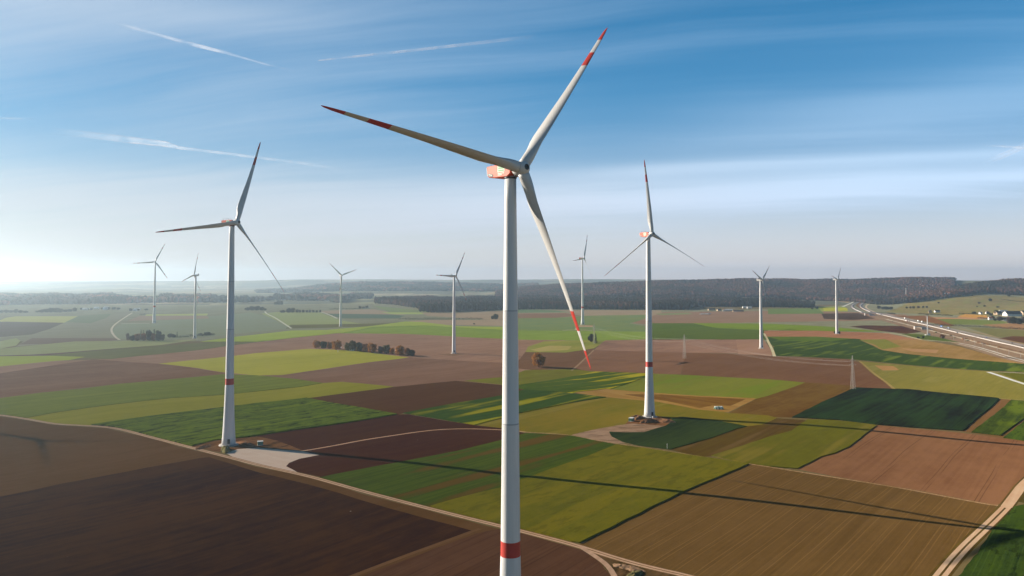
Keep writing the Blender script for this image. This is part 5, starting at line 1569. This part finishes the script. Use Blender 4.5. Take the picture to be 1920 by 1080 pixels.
# one long stratus bank low in the clear half of the sky
yy_ = math_node(N, L, "MAXIMUM", sp.outputs[1], .05)
u_ = math_node(N, L, "DIVIDE", sp.outputs[0], yy_); v_ = math_node(N, L, "DIVIDE", sp.outputs[2], yy_)
def bank(v0, slope, width, u0, u1, amt):
    q = math_node(N, L, "SUBTRACT", v_, math_node(N, L, "ADD", math_node(N, L, "MULTIPLY", u_, slope), v0))
    q = math_node(N, L, "ADD", q, math_node(N, L, "MULTIPLY", math_node(N, L, "SUBTRACT", n2, .5), width * 2.4))
    q = math_node(N, L, "DIVIDE", q, width)
    g = math_node(N, L, "POWER", 2.718, math_node(N, L, "MULTIPLY", math_node(N, L, "MULTIPLY", q, q), -1.0))
    return math_node(N, L, "MULTIPLY", math_node(N, L, "MULTIPLY", g, ramp(N, L, u_, u0, u1) if u1 > u0 else math_node(N, L, "SUBTRACT", 1.0, ramp(N, L, u_, u1, u0))), amt)
b1 = bank(.096, .05, .022, -.30, .10, .85)
b2 = bank(.128, .05, .008, .02, .2, .5)
b3 = bank(.15, .13, .045, .1, .5, .30)
b4 = bank(.085, -.03, .045, .45, -.35, .66)
b5 = bank(.30, -.10, .035, -.1, -.45, .35)
one = lambda a, b: math_node(N, L, "SUBTRACT", 1.0, math_node(N, L, "MULTIPLY", math_node(N, L, "SUBTRACT", 1.0, a), math_node(N, L, "SUBTRACT", 1.0, b)))
k = one(one(one(one(one(k, b1), b2), b3), b4), b5)
fore = ramp(N, L, sp.outputs[1], -.35, .25)      # the veil lies on this side; behind, the sky is clear
k = math_node(N, L, "MULTIPLY", k, fore)
lowv = math_node(N, L, "MULTIPLY", lowv, math_node(N, L, "ADD", .25, math_node(N, L, "MULTIPLY", fore, .75)))
S = SKY_STRENGTH * 1.75
lit = mix_node(N, L, sun_near, tuple(v / S for v in (.36, .55, .74)), tuple(v / S for v in (.60, .68, .78)))
hs = mk(N, "ShaderNodeHueSaturation"); hs.inputs["Saturation"].default_value = SKY_SAT; hs.inputs["Hue"].default_value = .488
L.new(sky.outputs[0], hs.inputs["Color"]); L.new(ramp(N, L, sp.outputs[2], .02, .24), hs.inputs["Fac"])
c1 = mix_node(N, L, k, hs.outputs[0], lit)
lowc = mix_node(N, L, sun_near, tuple(v / S for v in (.70, .59, .66)), tuple(v / S for v in (.58, .57, .55)))
zen = math_node(N, L, "SUBTRACT", math_node(N, L, "SUBTRACT", 1.16, math_node(N, L, "MULTIPLY", sun_near, .38)), math_node(N, L, "MULTIPLY", ramp(N, L, sp.outputs[2], .34, .62), .72))
fin = mk(N, "ShaderNodeVectorMath", operation="SCALE")
L.new(mix_node(N, L, lowv, c1, lowc), fin.inputs[0]); L.new(zen, fin.inputs["Scale"])
L.new(fin.outputs[0], bg.inputs[0])
L.new(bg.outputs[0], out.inputs[0])

sl = bpy.data.lights.new("sun", "SUN")
sl.energy = 5.0
sl.angle = R(.3)
sl.color = (1.0, 0.88, 0.73)
so = bpy.data.objects.new("sun", sl)
COL.objects.link(so)
so.rotation_euler = SUN_DIR.to_track_quat("Z", "Y").to_euler()

SC.view_settings.view_transform = "Standard"
SC.view_settings.look = "None"
SC.view_settings.exposure = EXPOSURE
SC.view_settings.gamma = 1
SC.cycles.max_bounces = 5
SC.cycles.diffuse_bounces = 2
SC.cycles.glossy_bounces = 2
SC.cycles.volume_bounces = 1
SC.cycles.transparent_max_bounces = 16
SC.cycles.use_denoising = True
bpy.context.view_layer.update()
